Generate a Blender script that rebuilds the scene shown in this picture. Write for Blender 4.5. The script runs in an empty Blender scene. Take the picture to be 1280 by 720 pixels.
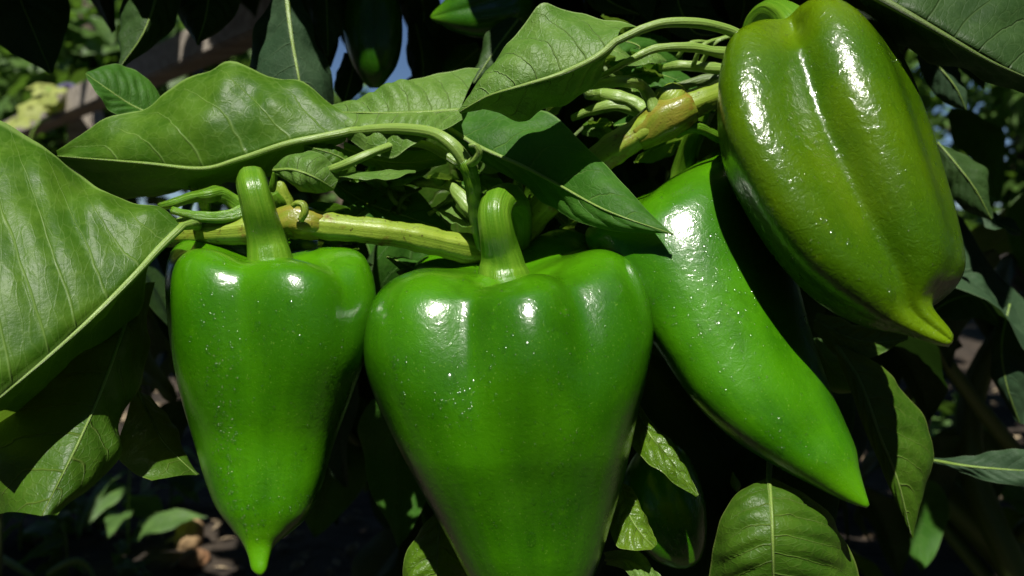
import bpy, bmesh, math, random
import numpy as np
from mathutils import Vector, Matrix, Quaternion
from mathutils.bvhtree import BVHTree
from mathutils import noise as mnoise

random.seed(7)
rng = np.random.default_rng(11)
scene = bpy.context.scene
COL = scene.collection

# ------------------------------------------------------------------ camera
F = 640 / math.tan(math.radians(32.5))          # focal length in photo pixels
PITCH = math.radians(3.4)
CAM = np.array([0.0, 0.0, 0.38])
RIGHT = np.array([1.0, 0, 0])
FWD = np.array([0, math.cos(PITCH), -math.sin(PITCH)])
UP = np.array([0, math.sin(PITCH), math.cos(PITCH)])

cam_d = bpy.data.cameras.new("camera")
cam_d.sensor_width = 36
cam_d.lens = 18 / math.tan(math.radians(32.5))
cam_d.clip_start = 0.01
cam_d.clip_end = 500
cam_d.dof.use_dof = True
cam_d.dof.focus_distance = 0.245
cam_d.dof.aperture_fstop = 13.0
cam = bpy.data.objects.new("camera", cam_d)
cam.location = CAM
cam.rotation_euler = (math.radians(90) - PITCH, 0, 0)
COL.objects.link(cam)
scene.camera = cam

# ------------------------------------------------------------------ light
TO_SUN = Vector((-0.06, -0.55, 0.835)).normalized()
SUN_EL = math.asin(TO_SUN.z)
SUN_AZ = math.atan2(TO_SUN.x, TO_SUN.y)
w = bpy.data.worlds.new("World")
scene.world = w
w.use_nodes = True
nt = w.node_tree
bg = nt.nodes["Background"]
sky = nt.nodes.new("ShaderNodeTexSky")
sky.sky_type = 'NISHITA'
sky.sun_disc = False
sky.sun_elevation = SUN_EL
sky.sun_rotation = SUN_AZ
sky.altitude = 1500
sky.air_density = 0.9
sky.dust_density = 0.0
sky.ozone_density = 5.0
nt.links.new(sky.outputs[0], bg.inputs[0])
bg.inputs[1].default_value = 0.05
sun_d = bpy.data.lights.new("sun", 'SUN')
sun_d.energy = 5.0
sun_d.angle = math.radians(0.53)
sun_d.color = (1.0, 0.96, 0.88)
sun = bpy.data.objects.new("sun", sun_d)
sun.rotation_euler = (-TO_SUN).to_track_quat('-Z', 'Y').to_euler()
sun.location = (1, -2, 5)
COL.objects.link(sun)
scene.view_settings.view_transform = 'Standard'
scene.view_settings.look = 'None'
scene.view_settings.exposure = 0.38
scene.view_settings.gamma = 1.0
scene.render.engine = 'CYCLES'
scene.cycles.max_bounces = 8
scene.cycles.transparent_max_bounces = 12
scene.cycles.use_denoising = True

# ------------------------------------------------------------------ helpers
def P(px, py, d):
    """A point of the place: d metres in front of the camera, on the line of sight through photo pixel px, py."""
    return CAM + FWD * d + RIGHT * ((px - 640) / F * d) + UP * (-(py - 360) / F * d)

def G(px, py, lift=0.0):
    """The point of the ground seen at photo pixel px, py."""
    r = P(px, py, 1.0) - CAM
    q = CAM + r * (CAM[2] / -r[2])
    return np.array([q[0], q[1], ground_h(q[0], q[1]) + lift])

def ground_h(x, y):
    if abs(x) >= 3.05 or not -.6 < y < 6.05: return 0.0
    return .03 * mnoise.noise(Vector((x * 2.1, y * 2.1, 0))) + .02 * mnoise.noise(Vector((x * 7, y * 7, 3)))

def empty(name, loc, label=None, cat=None, group=None, kind=None):
    o = bpy.data.objects.new(name, None)
    COL.objects.link(o)
    o.location = Vector(loc)
    o.empty_display_size = 0.02
    tag(o, label, cat, group, kind)
    return o

def tag(o, label=None, cat=None, group=None, kind=None):
    if label: o["label"] = label
    if cat: o["category"] = cat
    if group: o["group"] = group
    if kind: o["kind"] = kind
    return o

def mesh(name, verts, faces, mat, parent=None, uv=None, smooth=True, kind=None, label=None):
    """World-space vertices to one linked mesh object whose origin is its parent's (or its own base)."""
    v = np.asarray(verts, float)
    org = np.array(parent_loc(parent)) if parent is not None else v.mean(0)
    me = bpy.data.meshes.new(name)
    me.from_pydata((v - org).tolist(), [], [tuple(int(i) for i in f) for f in faces])
    if uv is not None:
        l = me.uv_layers.new(name="UVMap")
        vi = np.zeros(len(me.loops), dtype=np.int32)
        me.loops.foreach_get("vertex_index", vi)
        l.data.foreach_set("uv", np.asarray(uv, float)[vi].ravel())
    if smooth:
        me.polygons.foreach_set("use_smooth", np.ones(len(me.polygons), dtype=bool))
    me.materials.append(mat)
    me.update()
    o = bpy.data.objects.new(name, me)
    COL.objects.link(o)
    if parent is not None:
        o.parent = parent
    else:
        o.location = Vector(org)
    if kind: o["kind"] = kind
    if label: o["label"] = label
    return o

def parent_loc(p):
    l = Vector((0, 0, 0))
    while p is not None:
        l += p.location
        p = p.parent
    return l

def catmull(pts, n, closed=False):
    """n points along a smooth curve through pts (rows of any width), spaced by chord length of the first columns."""
    p = np.asarray(pts, float)
    if len(p) == 2:
        t = np.linspace(0, 1, n)[:, None]
        return p[0] * (1 - t) + p[1] * t
    q = np.vstack([2 * p[0] - p[1], p, 2 * p[-1] - p[-2]])
    out = []
    for i in range(1, len(q) - 2):
        t = np.linspace(0, 1, 24, endpoint=False)[:, None]
        a, b, c, d = q[i - 1], q[i], q[i + 1], q[i + 2]
        out.append(0.5 * ((2 * b) + (-a + c) * t + (2 * a - 5 * b + 4 * c - d) * t ** 2 + (-a + 3 * b - 3 * c + d) * t ** 3))
    out.append(p[-1:])
    o = np.vstack(out)
    s = np.concatenate([[0], np.cumsum(np.linalg.norm(np.diff(o, axis=0), axis=1))])
    u = np.linspace(0, s[-1], n)
    return np.stack([np.interp(u, s, o[:, k]) for k in range(o.shape[1])], 1)

def px_curve(pts, n):
    c = catmull(pts, n)
    return np.array([P(*r[:3]) for r in c])

def grid_faces(nr, nc, wrap=False, off=0):
    f = []
    m = nc if wrap else nc - 1
    for i in range(nr - 1):
        for j in range(m):
            a = off + i * nc + j
            b = off + i * nc + (j + 1) % nc
            f.append((a, b, b + nc, a + nc))
    return f

def outward(V, Fc):
    """Faces of a closed shape turned so that their normals point outwards."""
    V = np.asarray(V, float)
    vol = 0.0
    for f in Fc:
        a = V[f[0]]
        for k in range(1, len(f) - 1):
            vol += np.dot(a, np.cross(V[f[k]], V[f[k + 1]]))
    return Fc if vol > 0 else [tuple(f[::-1]) for f in Fc]

def tube_geo(pts, rad, seg=14, ribs=0, rib_amp=0.0, wob=0.0, seed=0, off=0):
    pts = np.asarray(pts, float)
    n = len(pts)
    T = np.gradient(pts, axis=0)
    T /= np.linalg.norm(T, axis=1)[:, None] + 1e-12
    ref = np.array([0.13, -0.9, 0.4])
    V, UVs = [], []
    nrm = np.cross(T[0], ref); nrm /= np.linalg.norm(nrm)
    r_ = np.random.default_rng(seed)
    ph = r_.uniform(0, 6.28, 4)
    for i in range(n):
        nrm = nrm - T[i] * np.dot(nrm, T[i]); nrm /= np.linalg.norm(nrm)
        b = np.cross(T[i], nrm)
        for j in range(seg):
            a = 2 * math.pi * j / seg
            r = rad[i] * (1 + rib_amp * math.cos(ribs * a + ph[0]) + wob * math.sin(3 * a + i * .35 + ph[1]) * math.sin(i * .21 + ph[2]))
            V.append(pts[i] + (nrm * math.cos(a) + b * math.sin(a)) * r)
            UVs.append((j / seg, i / (n - 1)))
    Fc = grid_faces(n, seg, True, off)
    V.append(pts[0]); UVs.append((0, 0)); V.append(pts[-1]); UVs.append((0, 1))
    c0 = off + n * seg
    for j in range(seg):
        Fc.append((c0, off + (j + 1) % seg, off + j))
        Fc.append((c0 + 1, off + (n - 1) * seg + j, off + (n - 1) * seg + (j + 1) % seg))
    return V, Fc, UVs

def px_tube(name, pts, mat, parent, n=40, seg=14, label=None, **k):
    """pts rows: photo pixel x, y, distance in metres, radius in photo pixels at that distance."""
    c = catmull(pts, n)
    p3 = np.array([P(*r[:3]) for r in c])
    rad = c[:, 3] * c[:, 2] / F
    if 'ribs' not in k: k.update(ribs=4, rib_amp=.07, wob=.06)
    if name in ('shoot', 'petiole', 'branch', 'stalklet'):
        arc = np.concatenate([[0], np.cumsum(np.linalg.norm(np.diff(p3, axis=0), axis=1))])
        rad = rad * (1 + .05 * np.sin(arc * 420 + pts[0][0]) + .03 * np.sin(arc * 1100 + pts[0][1]))
    V, Fc, U = tube_geo(p3, rad, seg, **k)
    Fc = outward(V - p3[0], Fc)
    return mesh(name, V, Fc, mat, parent, U, label=label)

# ------------------------------------------------------------------ materials
class NT:
    def __init__(s, name):
        s.m = bpy.data.materials.new(name); s.m.use_nodes = True
        s.t = s.m.node_tree; s.n = s.t.nodes; s.l = s.t.links
        s.b = s.n["Principled BSDF"]; s.out = s.n["Material Output"]
    def add(s, t, **k):
        x = s.n.new(t)
        for a, b in k.items(): setattr(x, a, b)
        return x
    def link(s, a, b): s.l.new(a, b)
    def math(s, op, a, b=None, c=None, clamp=False):
        x = s.add("ShaderNodeMath", operation=op); x.use_clamp = clamp
        for i, v in enumerate((a, b, c)):
            if v is None: continue
            if isinstance(v, (int, float)): x.inputs[i].default_value = v
            else: s.link(v, x.inputs[i])
        return x.outputs[0]
    def sstep(s, v, lo, hi):
        x = s.add("ShaderNodeMapRange", interpolation_type='SMOOTHSTEP')
        s.link(v, x.inputs[0]); x.inputs[1].default_value = lo; x.inputs[2].default_value = hi
        x.inputs[3].default_value = 0; x.inputs[4].default_value = 1
        return x.outputs[0]
    def mix(s, f, a, b):
        x = s.add("ShaderNodeMix", data_type='RGBA')
        if isinstance(f, (int, float)): x.inputs[0].default_value = f
        else: s.link(f, x.inputs[0])
        for i, v in ((6, a), (7, b)):
            if isinstance(v, tuple): x.inputs[i].default_value = (*v, 1)
            else: s.link(v, x.inputs[i])
        return x.outputs[2]
    def noise(s, vec, scale, detail=3, rough=.5, dist=0):
        x = s.add("ShaderNodeTexNoise"); s.link(vec, x.inputs["Vector"])
        x.inputs["Scale"].default_value = scale; x.inputs["Detail"].default_value = detail
        x.inputs["Roughness"].default_value = rough; x.inputs["Distortion"].default_value = dist
        return x.outputs[0]
    def mapping(s, vec, scale):
        x = s.add("ShaderNodeMapping"); s.link(vec, x.inputs[0]); x.inputs["Scale"].default_value = scale
        return x.outputs[0]
    def bump(s, h, strength, dist, normal=None):
        x = s.add("ShaderNodeBump"); s.link(h, x.inputs["Height"])
        x.inputs["Strength"].default_value = strength; x.inputs["Distance"].default_value = dist
        if normal is not None: s.link(normal, x.inputs["Normal"])
        return x.outputs[0]

def mat_pepper(name, c1, c2, c3, tilt=0.0, wrinkle=0.4):
    """c1 main green, c2 the patches, c3 the paler skin round the stalk end and the tip (UV.y runs stalk to tip)."""
    k = NT(name)
    tc = k.add("ShaderNodeTexCoord")
    obj = tc.outputs["Object"]
    big = k.noise(obj, 28, 2)
    streak = k.noise(k.mapping(tc.outputs["UV"], (26, 1.3, 1)), 1.0, 3, .6)
    f = k.math('ADD', k.math('MULTIPLY', big, .85), k.math('MULTIPLY', streak, .28))
    col = k.mix(k.sstep(f, .44, .70), c1, c2)
    sep = k.add("ShaderNodeSeparateXYZ"); k.link(tc.outputs["UV"], sep.inputs[0])
    v = sep.outputs[1]
    ends = k.math('MAXIMUM', k.math('MULTIPLY', k.sstep(v, .30, .08), .75), k.sstep(v, .78, .98))
    ends = k.math('MULTIPLY', ends, k.math('ADD', .55, k.math('MULTIPLY', big, .6)))
    col = k.mix(ends, col, c3)
    patch = k.noise(obj, 75, 5, .65, .6)
    col = k.mix(k.math('MULTIPLY', k.sstep(patch, .52, .70), .26), col, tuple(q * .55 for q in c1))
    col = k.mix(k.math('MULTIPLY', k.sstep(k.noise(obj, 130, 4, .7), .60, .74), .20), col, tuple(q * 1.25 for q in c3))
    dots = k.noise(obj, 1500, 1)
    col = k.mix(k.math('MULTIPLY', k.sstep(dots, .66, .78), .30), col, (.20, .36, .05))
    k.link(col, k.b.inputs["Base Color"])
    k.b.inputs["Roughness"].default_value = .27
    rgh = k.noise(obj, 160, 3)
    k.link(k.math('ADD', .20, k.math('MULTIPLY', rgh, .20)), k.b.inputs["Roughness"])
    k.b.inputs["Specular IOR Level"].default_value = .28
    k.b.inputs["Subsurface Weight"].default_value = .22
    k.b.inputs["Subsurface Radius"].default_value = (.9, 1.0, .08)
    k.b.inputs["Subsurface Scale"].default_value = .004
    k.b.inputs["Coat Weight"].default_value = .75
    k.b.inputs["Coat Roughness"].default_value = .12
    wr = k.noise(obj, 420, 4, .6, .8)
    fine = k.noise(obj, 2400, 2)
    n1 = k.bump(wr, wrinkle, .00035)
    n2 = k.bump(fine, .25, .00010, n1)
    k.link(n2, k.b.inputs["Normal"]); k.link(n2, k.b.inputs["Coat Normal"])
    return k.m

def mat_leaf(name, dark, mid, vein, trans, tcol, rough=.38, veins=7, spec=.5, veinf=.42, wrinkle=.5):
    k = NT(name)
    tc = k.add("ShaderNodeTexCoord")
    uv = tc.outputs["UV"]; obj = tc.outputs["Object"]
    sep = k.add("ShaderNodeSeparateXYZ"); k.link(uv, sep.inputs[0])
    u, y = sep.outputs[0], sep.outputs[1]
    sv = k.math('SUBTRACT', k.math('MULTIPLY', y, 2), 1)
    v = k.math('ABSOLUTE', sv)
    jit = k.math('MULTIPLY', k.math('SUBTRACT', k.noise(uv, 5, 2), .5), .085)
    ph = k.math('SUBTRACT', k.math('ADD', u, jit), k.math('MULTIPLY', k.math('POWER', v, 1.35), .26))
    x = k.math('ADD', k.math('MULTIPLY', ph, float(veins)), k.math('MULTIPLY', k.math('GREATER_THAN', y, .5), .45))
    dist = k.math('ABSOLUTE', k.math('SUBTRACT', k.math('FRACT', x), .5))
    wv = k.math('MULTIPLY', k.math('SUBTRACT', 1.12, v), .050)
    line = k.math('SUBTRACT', 1.0, k.math('DIVIDE', dist, wv), clamp=True)
    rib = k.math('SUBTRACT', 1.0, k.math('DIVIDE', v, k.math('ADD', .012, k.math('MULTIPLY', k.math('SUBTRACT', 1, u), .030))), clamp=True)
    lines = k.math('MAXIMUM', line, rib)
    vor = k.add("ShaderNodeTexVoronoi", feature='DISTANCE_TO_EDGE')
    wsp = k.add("ShaderNodeVectorMath", operation='ADD')
    nz = k.add("ShaderNodeTexNoise"); k.link(uv, nz.inputs["Vector"]); nz.inputs["Scale"].default_value = 18
    sc = k.add("ShaderNodeVectorMath", operation='SCALE'); k.link(nz.outputs[1], sc.inputs[0]); sc.inputs[3].default_value = .05
    k.link(k.mapping(uv, (1.6, 1, 1)), wsp.inputs[0]); k.link(sc.outputs[0], wsp.inputs[1])
    k.link(wsp.outputs[0], vor.inputs["Vector"]); vor.inputs["Scale"].default_value = 15
    net = k.sstep(vor.outputs["Distance"], .09, .0)
    blot = k.noise(obj, 55, 4, .6)
    blot2 = k.noise(obj, 420, 3, .7)
    col = k.mix(k.sstep(k.math('ADD', k.math('MULTIPLY', blot, .75), k.math('MULTIPLY', blot2, .25)), .36, .66), dark, mid)
    col = k.mix(k.math('MULTIPLY', net, .10), col, vein)
    col = k.mix(k.math('MULTIPLY', lines, veinf), col, vein)
    rim = k.sstep(v, .962, .985)
    col = k.mix(k.math('MULTIPLY', rim, .55), col, vein)
    k.link(col, k.b.inputs["Base Color"])
    k.link(k.math('ADD', rough - .08, k.math('MULTIPLY', blot2, .2)), k.b.inputs["Roughness"])
    k.b.inputs["Specular IOR Level"].default_value = spec
    h = k.math('ADD', k.math('MULTIPLY', lines, -.9), k.math('ADD', k.math('MULTIPLY', net, -.10), k.math('MULTIPLY', blot2, .55)))
    nrm = k.bump(h, wrinkle, .0011)
    nrm = k.bump(k.noise(obj, 3200, 2), .22, .00012, nrm)
    k.link(nrm, k.b.inputs["Normal"])
    tr = k.add("ShaderNodeBsdfTranslucent")
    k.link(k.mix(k.math('MULTIPLY', lines, .4), tcol, vein), tr.inputs[0]); k.link(nrm, tr.inputs[1])
    ms = k.add("ShaderNodeMixShader"); ms.inputs[0].default_value = trans
    k.link(k.b.outputs[0], ms.inputs[1]); k.link(tr.outputs[0], ms.inputs[2])
    k.link(ms.outputs[0], k.out.inputs[0])
    return k.m

def mat_stem(name, c1, c2, c3, rough=.35, stripes=9.0, spots=.0):
    k = NT(name)
    tc = k.add("ShaderNodeTexCoord")
    uv = tc.outputs["UV"]; obj = tc.outputs["Object"]
    st = k.noise(k.mapping(uv, (stripes, 1.2, 1)), 1.0, 4, .65, .3)
    col = k.mix(k.sstep(st, .38, .62), c1, c2)
    bl = k.noise(obj, 90, 4, .65)
    col = k.mix(k.math('MULTIPLY', k.sstep(bl, .56, .70), .8 if spots else .25), col, c3)
    if spots:
        sp = k.noise(obj, 620, 3, .6)
        col = k.mix(k.math('MULTIPLY', k.sstep(sp, .60, .70), spots), col, (.05, .025, .008))
    k.link(col, k.b.inputs["Base Color"])
    k.b.inputs["Roughness"].default_value = rough
    k.b.inputs["Subsurface Weight"].default_value = .15
    k.b.inputs["Subsurface Radius"].default_value = (.6, 1, .15)
    k.b.inputs["Subsurface Scale"].default_value = .002
    nrm = k.bump(st, .85, .0009)
    nrm = k.bump(k.noise(obj, 1400, 3), .35, .0003, nrm)
    k.link(nrm, k.b.inputs["Normal"])
    return k.m

def mat_plain(name, c1, c2, scale, rough=.8, bump=.5, bd=.01, stretch=(1, 1, 1), detail=6):
    k = NT(name)
    tc = k.add("ShaderNodeTexCoord")
    v = k.mapping(tc.outputs["Object"], stretch)
    n = k.noise(v, scale, detail, .62, .2)
    k.link(k.mix(k.sstep(n, .35, .68), c1, c2), k.b.inputs["Base Color"])
    k.b.inputs["Roughness"].default_value = rough
    k.link(k.bump(n, bump, bd), k.b.inputs["Normal"])
    return k.m

def mat_water(name):
    k = NT(name)
    gl = k.add("ShaderNodeBsdfGlossy"); gl.inputs["Roughness"].default_value = .13
    tp = k.add("ShaderNodeBsdfTransparent"); tp.inputs[0].default_value = (.97, .99, .96, 1)
    rf = k.add("ShaderNodeBsdfRefraction"); rf.inputs["Roughness"].default_value = .02; rf.inputs["IOR"].default_value = 1.33
    m0 = k.add("ShaderNodeMixShader"); m0.inputs[0].default_value = .16
    k.link(tp.outputs[0], m0.inputs[1]); k.link(rf.outputs[0], m0.inputs[2])
    fr = k.add("ShaderNodeFresnel"); fr.inputs[0].default_value = 1.55
    m1 = k.add("ShaderNodeMixShader"); geo = k.add('ShaderNodeNewGeometry'); k.link(k.math('MULTIPLY', fr.outputs[0], k.math('SUBTRACT', 1, geo.outputs['Backfacing'])), m1.inputs[0])
    k.link(m0.outputs[0], m1.inputs[1]); k.link(gl.outputs[0], m1.inputs[2])
    k.link(m1.outputs[0], k.out.inputs[0])
    return k.m

M = {}
M['pep1'] = mat_pepper('pepper_green_skin', (.026, .130, .0008), (.050, .205, .0012), (.085, .270, .002))
M['pep2'] = mat_pepper('pepper_deep_green_skin', (.022, .112, .0008), (.042, .180, .0010), (.075, .250, .002))
M['pep4'] = mat_pepper('pepper_olive_green_skin', (.040, .108, .0006), (.075, .150, .0008), (.118, .205, .002), wrinkle=.85)
M['pep_shade'] = mat_pepper('pepper_shaded_skin', (.018, .085, .003), (.03, .12, .004), (.07, .19, .006))  # darker skin: the shade on the upper peppers is put into the colour
M['stalk'] = mat_stem('stalk_green', (.080, .205, .008), (.120, .255, .014), (.17, .27, .035), .30, 14)
M['branch'] = mat_stem('branch_yellow_green', (.16, .25, .018), (.25, .34, .035), (.16, .075, .015), .40, 7, .75)
M['scar'] = mat_stem('joint_brown_green', (.17, .23, .018), (.22, .20, .025), (.20, .07, .014), .32, 5, .5)
M['petiole'] = mat_stem('petiole_pale_green', (.16, .27, .045), (.22, .33, .07), (.13, .22, .03), .38, 6)
M['darkstem'] = mat_stem('stem_dark', (.07, .12, .02), (.10, .16, .03), (.06, .05, .02), .5, 6)
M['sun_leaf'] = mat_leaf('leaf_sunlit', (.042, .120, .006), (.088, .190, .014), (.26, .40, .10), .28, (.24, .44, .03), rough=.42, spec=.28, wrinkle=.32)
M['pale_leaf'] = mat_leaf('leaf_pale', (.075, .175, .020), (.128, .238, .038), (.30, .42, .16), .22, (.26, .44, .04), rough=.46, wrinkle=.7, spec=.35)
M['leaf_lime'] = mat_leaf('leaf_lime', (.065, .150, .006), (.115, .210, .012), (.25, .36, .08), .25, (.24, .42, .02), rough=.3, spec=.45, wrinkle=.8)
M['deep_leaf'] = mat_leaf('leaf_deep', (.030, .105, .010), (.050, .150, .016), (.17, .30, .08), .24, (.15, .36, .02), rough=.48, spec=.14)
M['olive_leaf'] = mat_leaf('leaf_olive', (.034, .096, .005), (.060, .138, .008), (.17, .22, .05), .22, (.20, .30, .02), rough=.42, spec=.35)  # olive green, darkened in part to stand for shade on these leaves
M['shade_toned_leaf'] = mat_leaf('leaf_shade_toned', (.022, .055, .012), (.036, .080, .018), (.08, .13, .04), .15, (.05, .13, .015), rough=.5, veinf=.35, spec=.25)  # darker copy of the leaf green, background shade put into its colour
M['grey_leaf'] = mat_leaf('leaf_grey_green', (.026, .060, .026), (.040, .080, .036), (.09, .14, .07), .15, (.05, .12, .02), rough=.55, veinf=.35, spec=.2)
M['yellow_leaf'] = mat_leaf('leaf_yellow_green', (.26, .32, .06), (.36, .40, .10), (.42, .46, .16), .25, (.4, .45, .06), rough=.6)
M['water'] = mat_water('water')

# ------------------------------------------------------------------ leaf surfaces from three curves in space
def leaf_geo(mid, left, right, bl=.12, br=.12, n=56, m=15, relief=.0009, wave=.0016, veins=7, seed=0):
    r_ = np.random.default_rng(seed)
    ph = r_.uniform(0, 6.28, 6)
    C = catmull(mid, n); L = catmull(left, n); R = catmull(right, n)
    C, L, R = (np.array([P(*q[:3]) for q in A]) for A in (C, L, R))
    tang = np.gradient(C, axis=0); tang /= np.linalg.norm(tang, axis=1)[:, None]
    rows = []; uvs = []
    js = np.concatenate([-np.linspace(1, 0, m), np.linspace(0, 1, m)[1:]])
    for i in range(n):
        u = i / (n - 1)
        for v in js:
            E, b, s = (L[i], bl, -1) if v < 0 else (R[i], br, 1)
            wv = abs(v)
            side = E - C[i]
            nr = np.cross(tang[i], side) * s
            ln = np.linalg.norm(nr)
            nr = nr / ln if ln > 1e-9 else np.array([0, -1., 0])
            if np.dot(nr, FWD) > 0: nr = -nr
            ctrl = (C[i] + E) * .5 + nr * b * np.linalg.norm(side)
            p = C[i] * (1 - wv) ** 2 + ctrl * 2 * wv * (1 - wv) + E * wv ** 2
            phs = (u - .26 * wv ** 1.35) * veins + (.45 if v > 0 else 0)
            fr = abs((phs % 1) - .5)
            k = math.sin(math.pi * min(1, wv * 1.05)) * math.sin(math.pi * min(1, max(0, u)))
            h = relief * (min(fr * 3, 1) ** .7) * k
            h += wave * wv ** 2 * (math.sin(u * 13 + ph[0] + (2 if v > 0 else 0)) * .6 + math.sin(u * 29 + ph[1]) * .25) * math.sin(math.pi * u)
            h += wave * .5 * math.sin(u * 7 + wv * 4 + ph[2]) * wv
            q = Vector(p) * 75 + Vector((ph[3], ph[4], ph[5]))
            h += (wave * 1.0 + .0009) * mnoise.noise(q) * math.sin(math.pi * min(1, u + .05)) * (.3 + wv) + .0004 * mnoise.noise(q * 3.1) * min(1, wv * 4)
            rows.append(p + nr * h)
            uvs.append((u, v * .5 + .5))
    return np.array(rows), grid_faces(n, 2 * m - 1), uvs, C

def leaf(plant, mid, left, right, mat='sun_leaf', petiole=None, rib=4.0, label=None, name='leaf', ribmat='petiole', **k):
    V, Fc, U, C = leaf_geo(mid, left, right, **k)
    o = mesh(name, V, Fc, M[mat], plant, U, label=label)
    if rib:
        c = catmull(mid, 40)
        rad = np.linspace(rib, .5, 40) ** 1.0
        rows = [(q[0], q[1], q[2], r) for q, r in zip(c, rad)]
        if petiole:
            pc = catmull(petiole, 26)
            rows = [(q[0], q[1], q[2], q[3]) for q in pc][:-1] + rows
        p3 = np.array([P(*q[:3]) for q in rows]); rr = np.array([q[3] * q[2] / F for q in rows])
        v, f, u = tube_geo(p3, rr, 9)
        mesh('midrib', v, f, M[ribmat], o, u)
    return o

# ------------------------------------------------------------------ peppers
def pepper_geo(pairs, depth, zs=.95, grooves=(), seed=0, nr=110, ns=120, dents=(), lump=.012, sq=2.25, pitch=0.0, pitch_end=0.0, crease=.25, shoulders=()):
    """pairs: left and right outline points in photo pixels, from the stalk hollow to the tip; depth: metres at the two ends.
    grooves: (angle at the top, angle at the tip, depth, width, from, to), 0 = right, -90 = towards the camera."""
    st = catmull(np.array(pairs, float), nr)
    r_ = np.random.default_rng(seed); ph = r_.uniform(0, 6.28, 8)
    V = []; U = []
    ang = np.linspace(0, 2 * math.pi, ns, endpoint=False)
    for i in range(nr):
        s = i / (nr - 1)
        xl, yl, xr, yr = st[i]
        d = depth[0] + (depth[1] - depth[0]) * s + (depth[2] if len(depth) > 2 else 0) * math.sin(math.pi * s)
        c = P((xl + xr) / 2, (yl + yr) / 2, d)
        hx, hy = (xr - xl) / 2, (yr - yl) / 2
        if len(depth) > 3: c = P((xl + xr) / 2, (yl + yr) / 2, d + depth[3] * max(0, (s - .6) / .4) ** 1.5)
        d = np.dot(c - CAM, FWD)
        hv = (RIGHT * hx - UP * hy) * d / F
        ray = (c - CAM) / np.linalg.norm(c - CAM)
        hl = np.linalg.norm(hv)
        cs, sn = np.cos(ang), np.sin(ang)
        rr = (np.abs(cs) ** sq + np.abs(sn) ** sq) ** (-1 / sq)
        drop = np.zeros(ns)
        for a0, a1, dp, wd, s0, s1 in grooves:
            a = math.radians(a0 + (a1 - a0) * s)
            dd = np.abs((ang - a + math.pi) % (2 * math.pi) - math.pi)
            up_ = .10 if s0 < .2 else .28
            win = min(1, max(0, (s - s0) / up_)) * (min(1, max(0, (s1 - s) / .40)) if s1 < 1 else 1)
            win = win * win * (3 - 2 * win)
            g = np.exp(-(dd / math.radians(wd)) ** 2) * (1 - crease) + np.exp(-(dd / math.radians(wd * .4)) ** 2) * crease
            rr = rr * (1 - dp * g * win)
            drop += dp * g * max(0, 1 - abs(s - .12) / .12)
        for a0, hgt, wd in shoulders:                   # each lobe's own shoulder, bulging up and out
            dd = np.abs((ang - math.radians(a0) + math.pi) % (2 * math.pi) - math.pi)
            g = np.exp(-(dd / math.radians(wd)) ** 2)
            ws = math.exp(-((s - .17) / .11) ** 2)
            drop -= hgt * g * ws
            rr = rr * (1 + .7 * hgt * g * math.exp(-((s - .26) / .16) ** 2))
        rr = rr * (1 + lump * (np.sin(2 * ang + 5 * s + ph[0]) * .5 + np.sin(3 * ang - 9 * s + ph[1]) * .4 + np.sin(ang * 5 + 14 * s + ph[2]) * .3) * math.sin(math.pi * min(1, s * 1.1)))
        x = rr * cs; z = rr * sn
        x = (x - x.min()) / (x.max() - x.min()) * 2 - 1
        z = z / np.abs(z).max() * zs
        ax = np.cross(hv / (hl + 1e-9), FWD)           # towards the stalk or the tip
        if np.dot(ax, UP) > 0: ax = -ax
        for j in range(ns):
            p = c + hv * x[j] + ray * hl * z[j] + ax * (drop[j] * .9 - (pitch * (1 - s) + pitch_end * s) * z[j]) * hl
            V.append(p); U.append((j / ns, s))
    V = np.array(V)
    for (px, py, rad, dep) in dents:                    # hollows of the skin facing the camera
        v0 = V - CAM
        d = v0 @ FWD
        x = (v0 @ RIGHT) / d * F + 640; y = 360 - (v0 @ UP) / d * F
        med = np.median(d)
        k = np.exp(-(((x - px) ** 2 + (y - py) ** 2) / rad ** 2)) * (d < med)
        V = V + FWD[None, :] * (k * dep)[:, None]
    Fc = [f[::-1] for f in grid_faces(nr, ns, True)]
    n0 = len(V)
    V = np.vstack([V, V[:ns].mean(0), V[-ns:].mean(0)])
    U += [(0, 0), (0, 1)]
    for j in range(ns):
        Fc.append((n0, j, (j + 1) % ns)); Fc.append((n0 + 1, (nr - 1) * ns + (j + 1) % ns, (nr - 1) * ns + j))
    return V, outward(V - V.mean(0), Fc), U

def bead_geo(c, n, r, elong=1.0, flat=.55, rings=4, seg=8, off=0):
    n = n / np.linalg.norm(n)
    down = -UP - n * np.dot(-UP, n)
    ld = np.linalg.norm(down)
    down = down / ld if ld > 1e-6 else RIGHT
    side = np.cross(n, down)
    V = []; Fc = []
    for i in range(rings):
        th = (math.pi / 2) * i / rings                  # 0 = on the skin
        for j in range(seg):
            a = 2 * math.pi * j / seg
            q = math.cos(th)
            dn = math.cos(a) * q
            V.append(c + side * math.sin(a) * q * r + down * (dn * r * elong) + n * (math.sin(th) * r * flat * (1 + .35 * dn) - r * .06))
    V.append(c + n * r * flat * .94)
    Fc = grid_faces(rings, seg, True, off)
    t = off + rings * seg
    for j in range(seg):
        Fc.append((off + (rings - 1) * seg + j, off + (rings - 1) * seg + (j + 1) % seg, t))
    up_ = np.dot(np.cross(V[1] - V[0], V[seg] - V[0]), V[0] - c)
    if up_ < 0: Fc = [q[::-1] for q in Fc]
    return V, Fc

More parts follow.
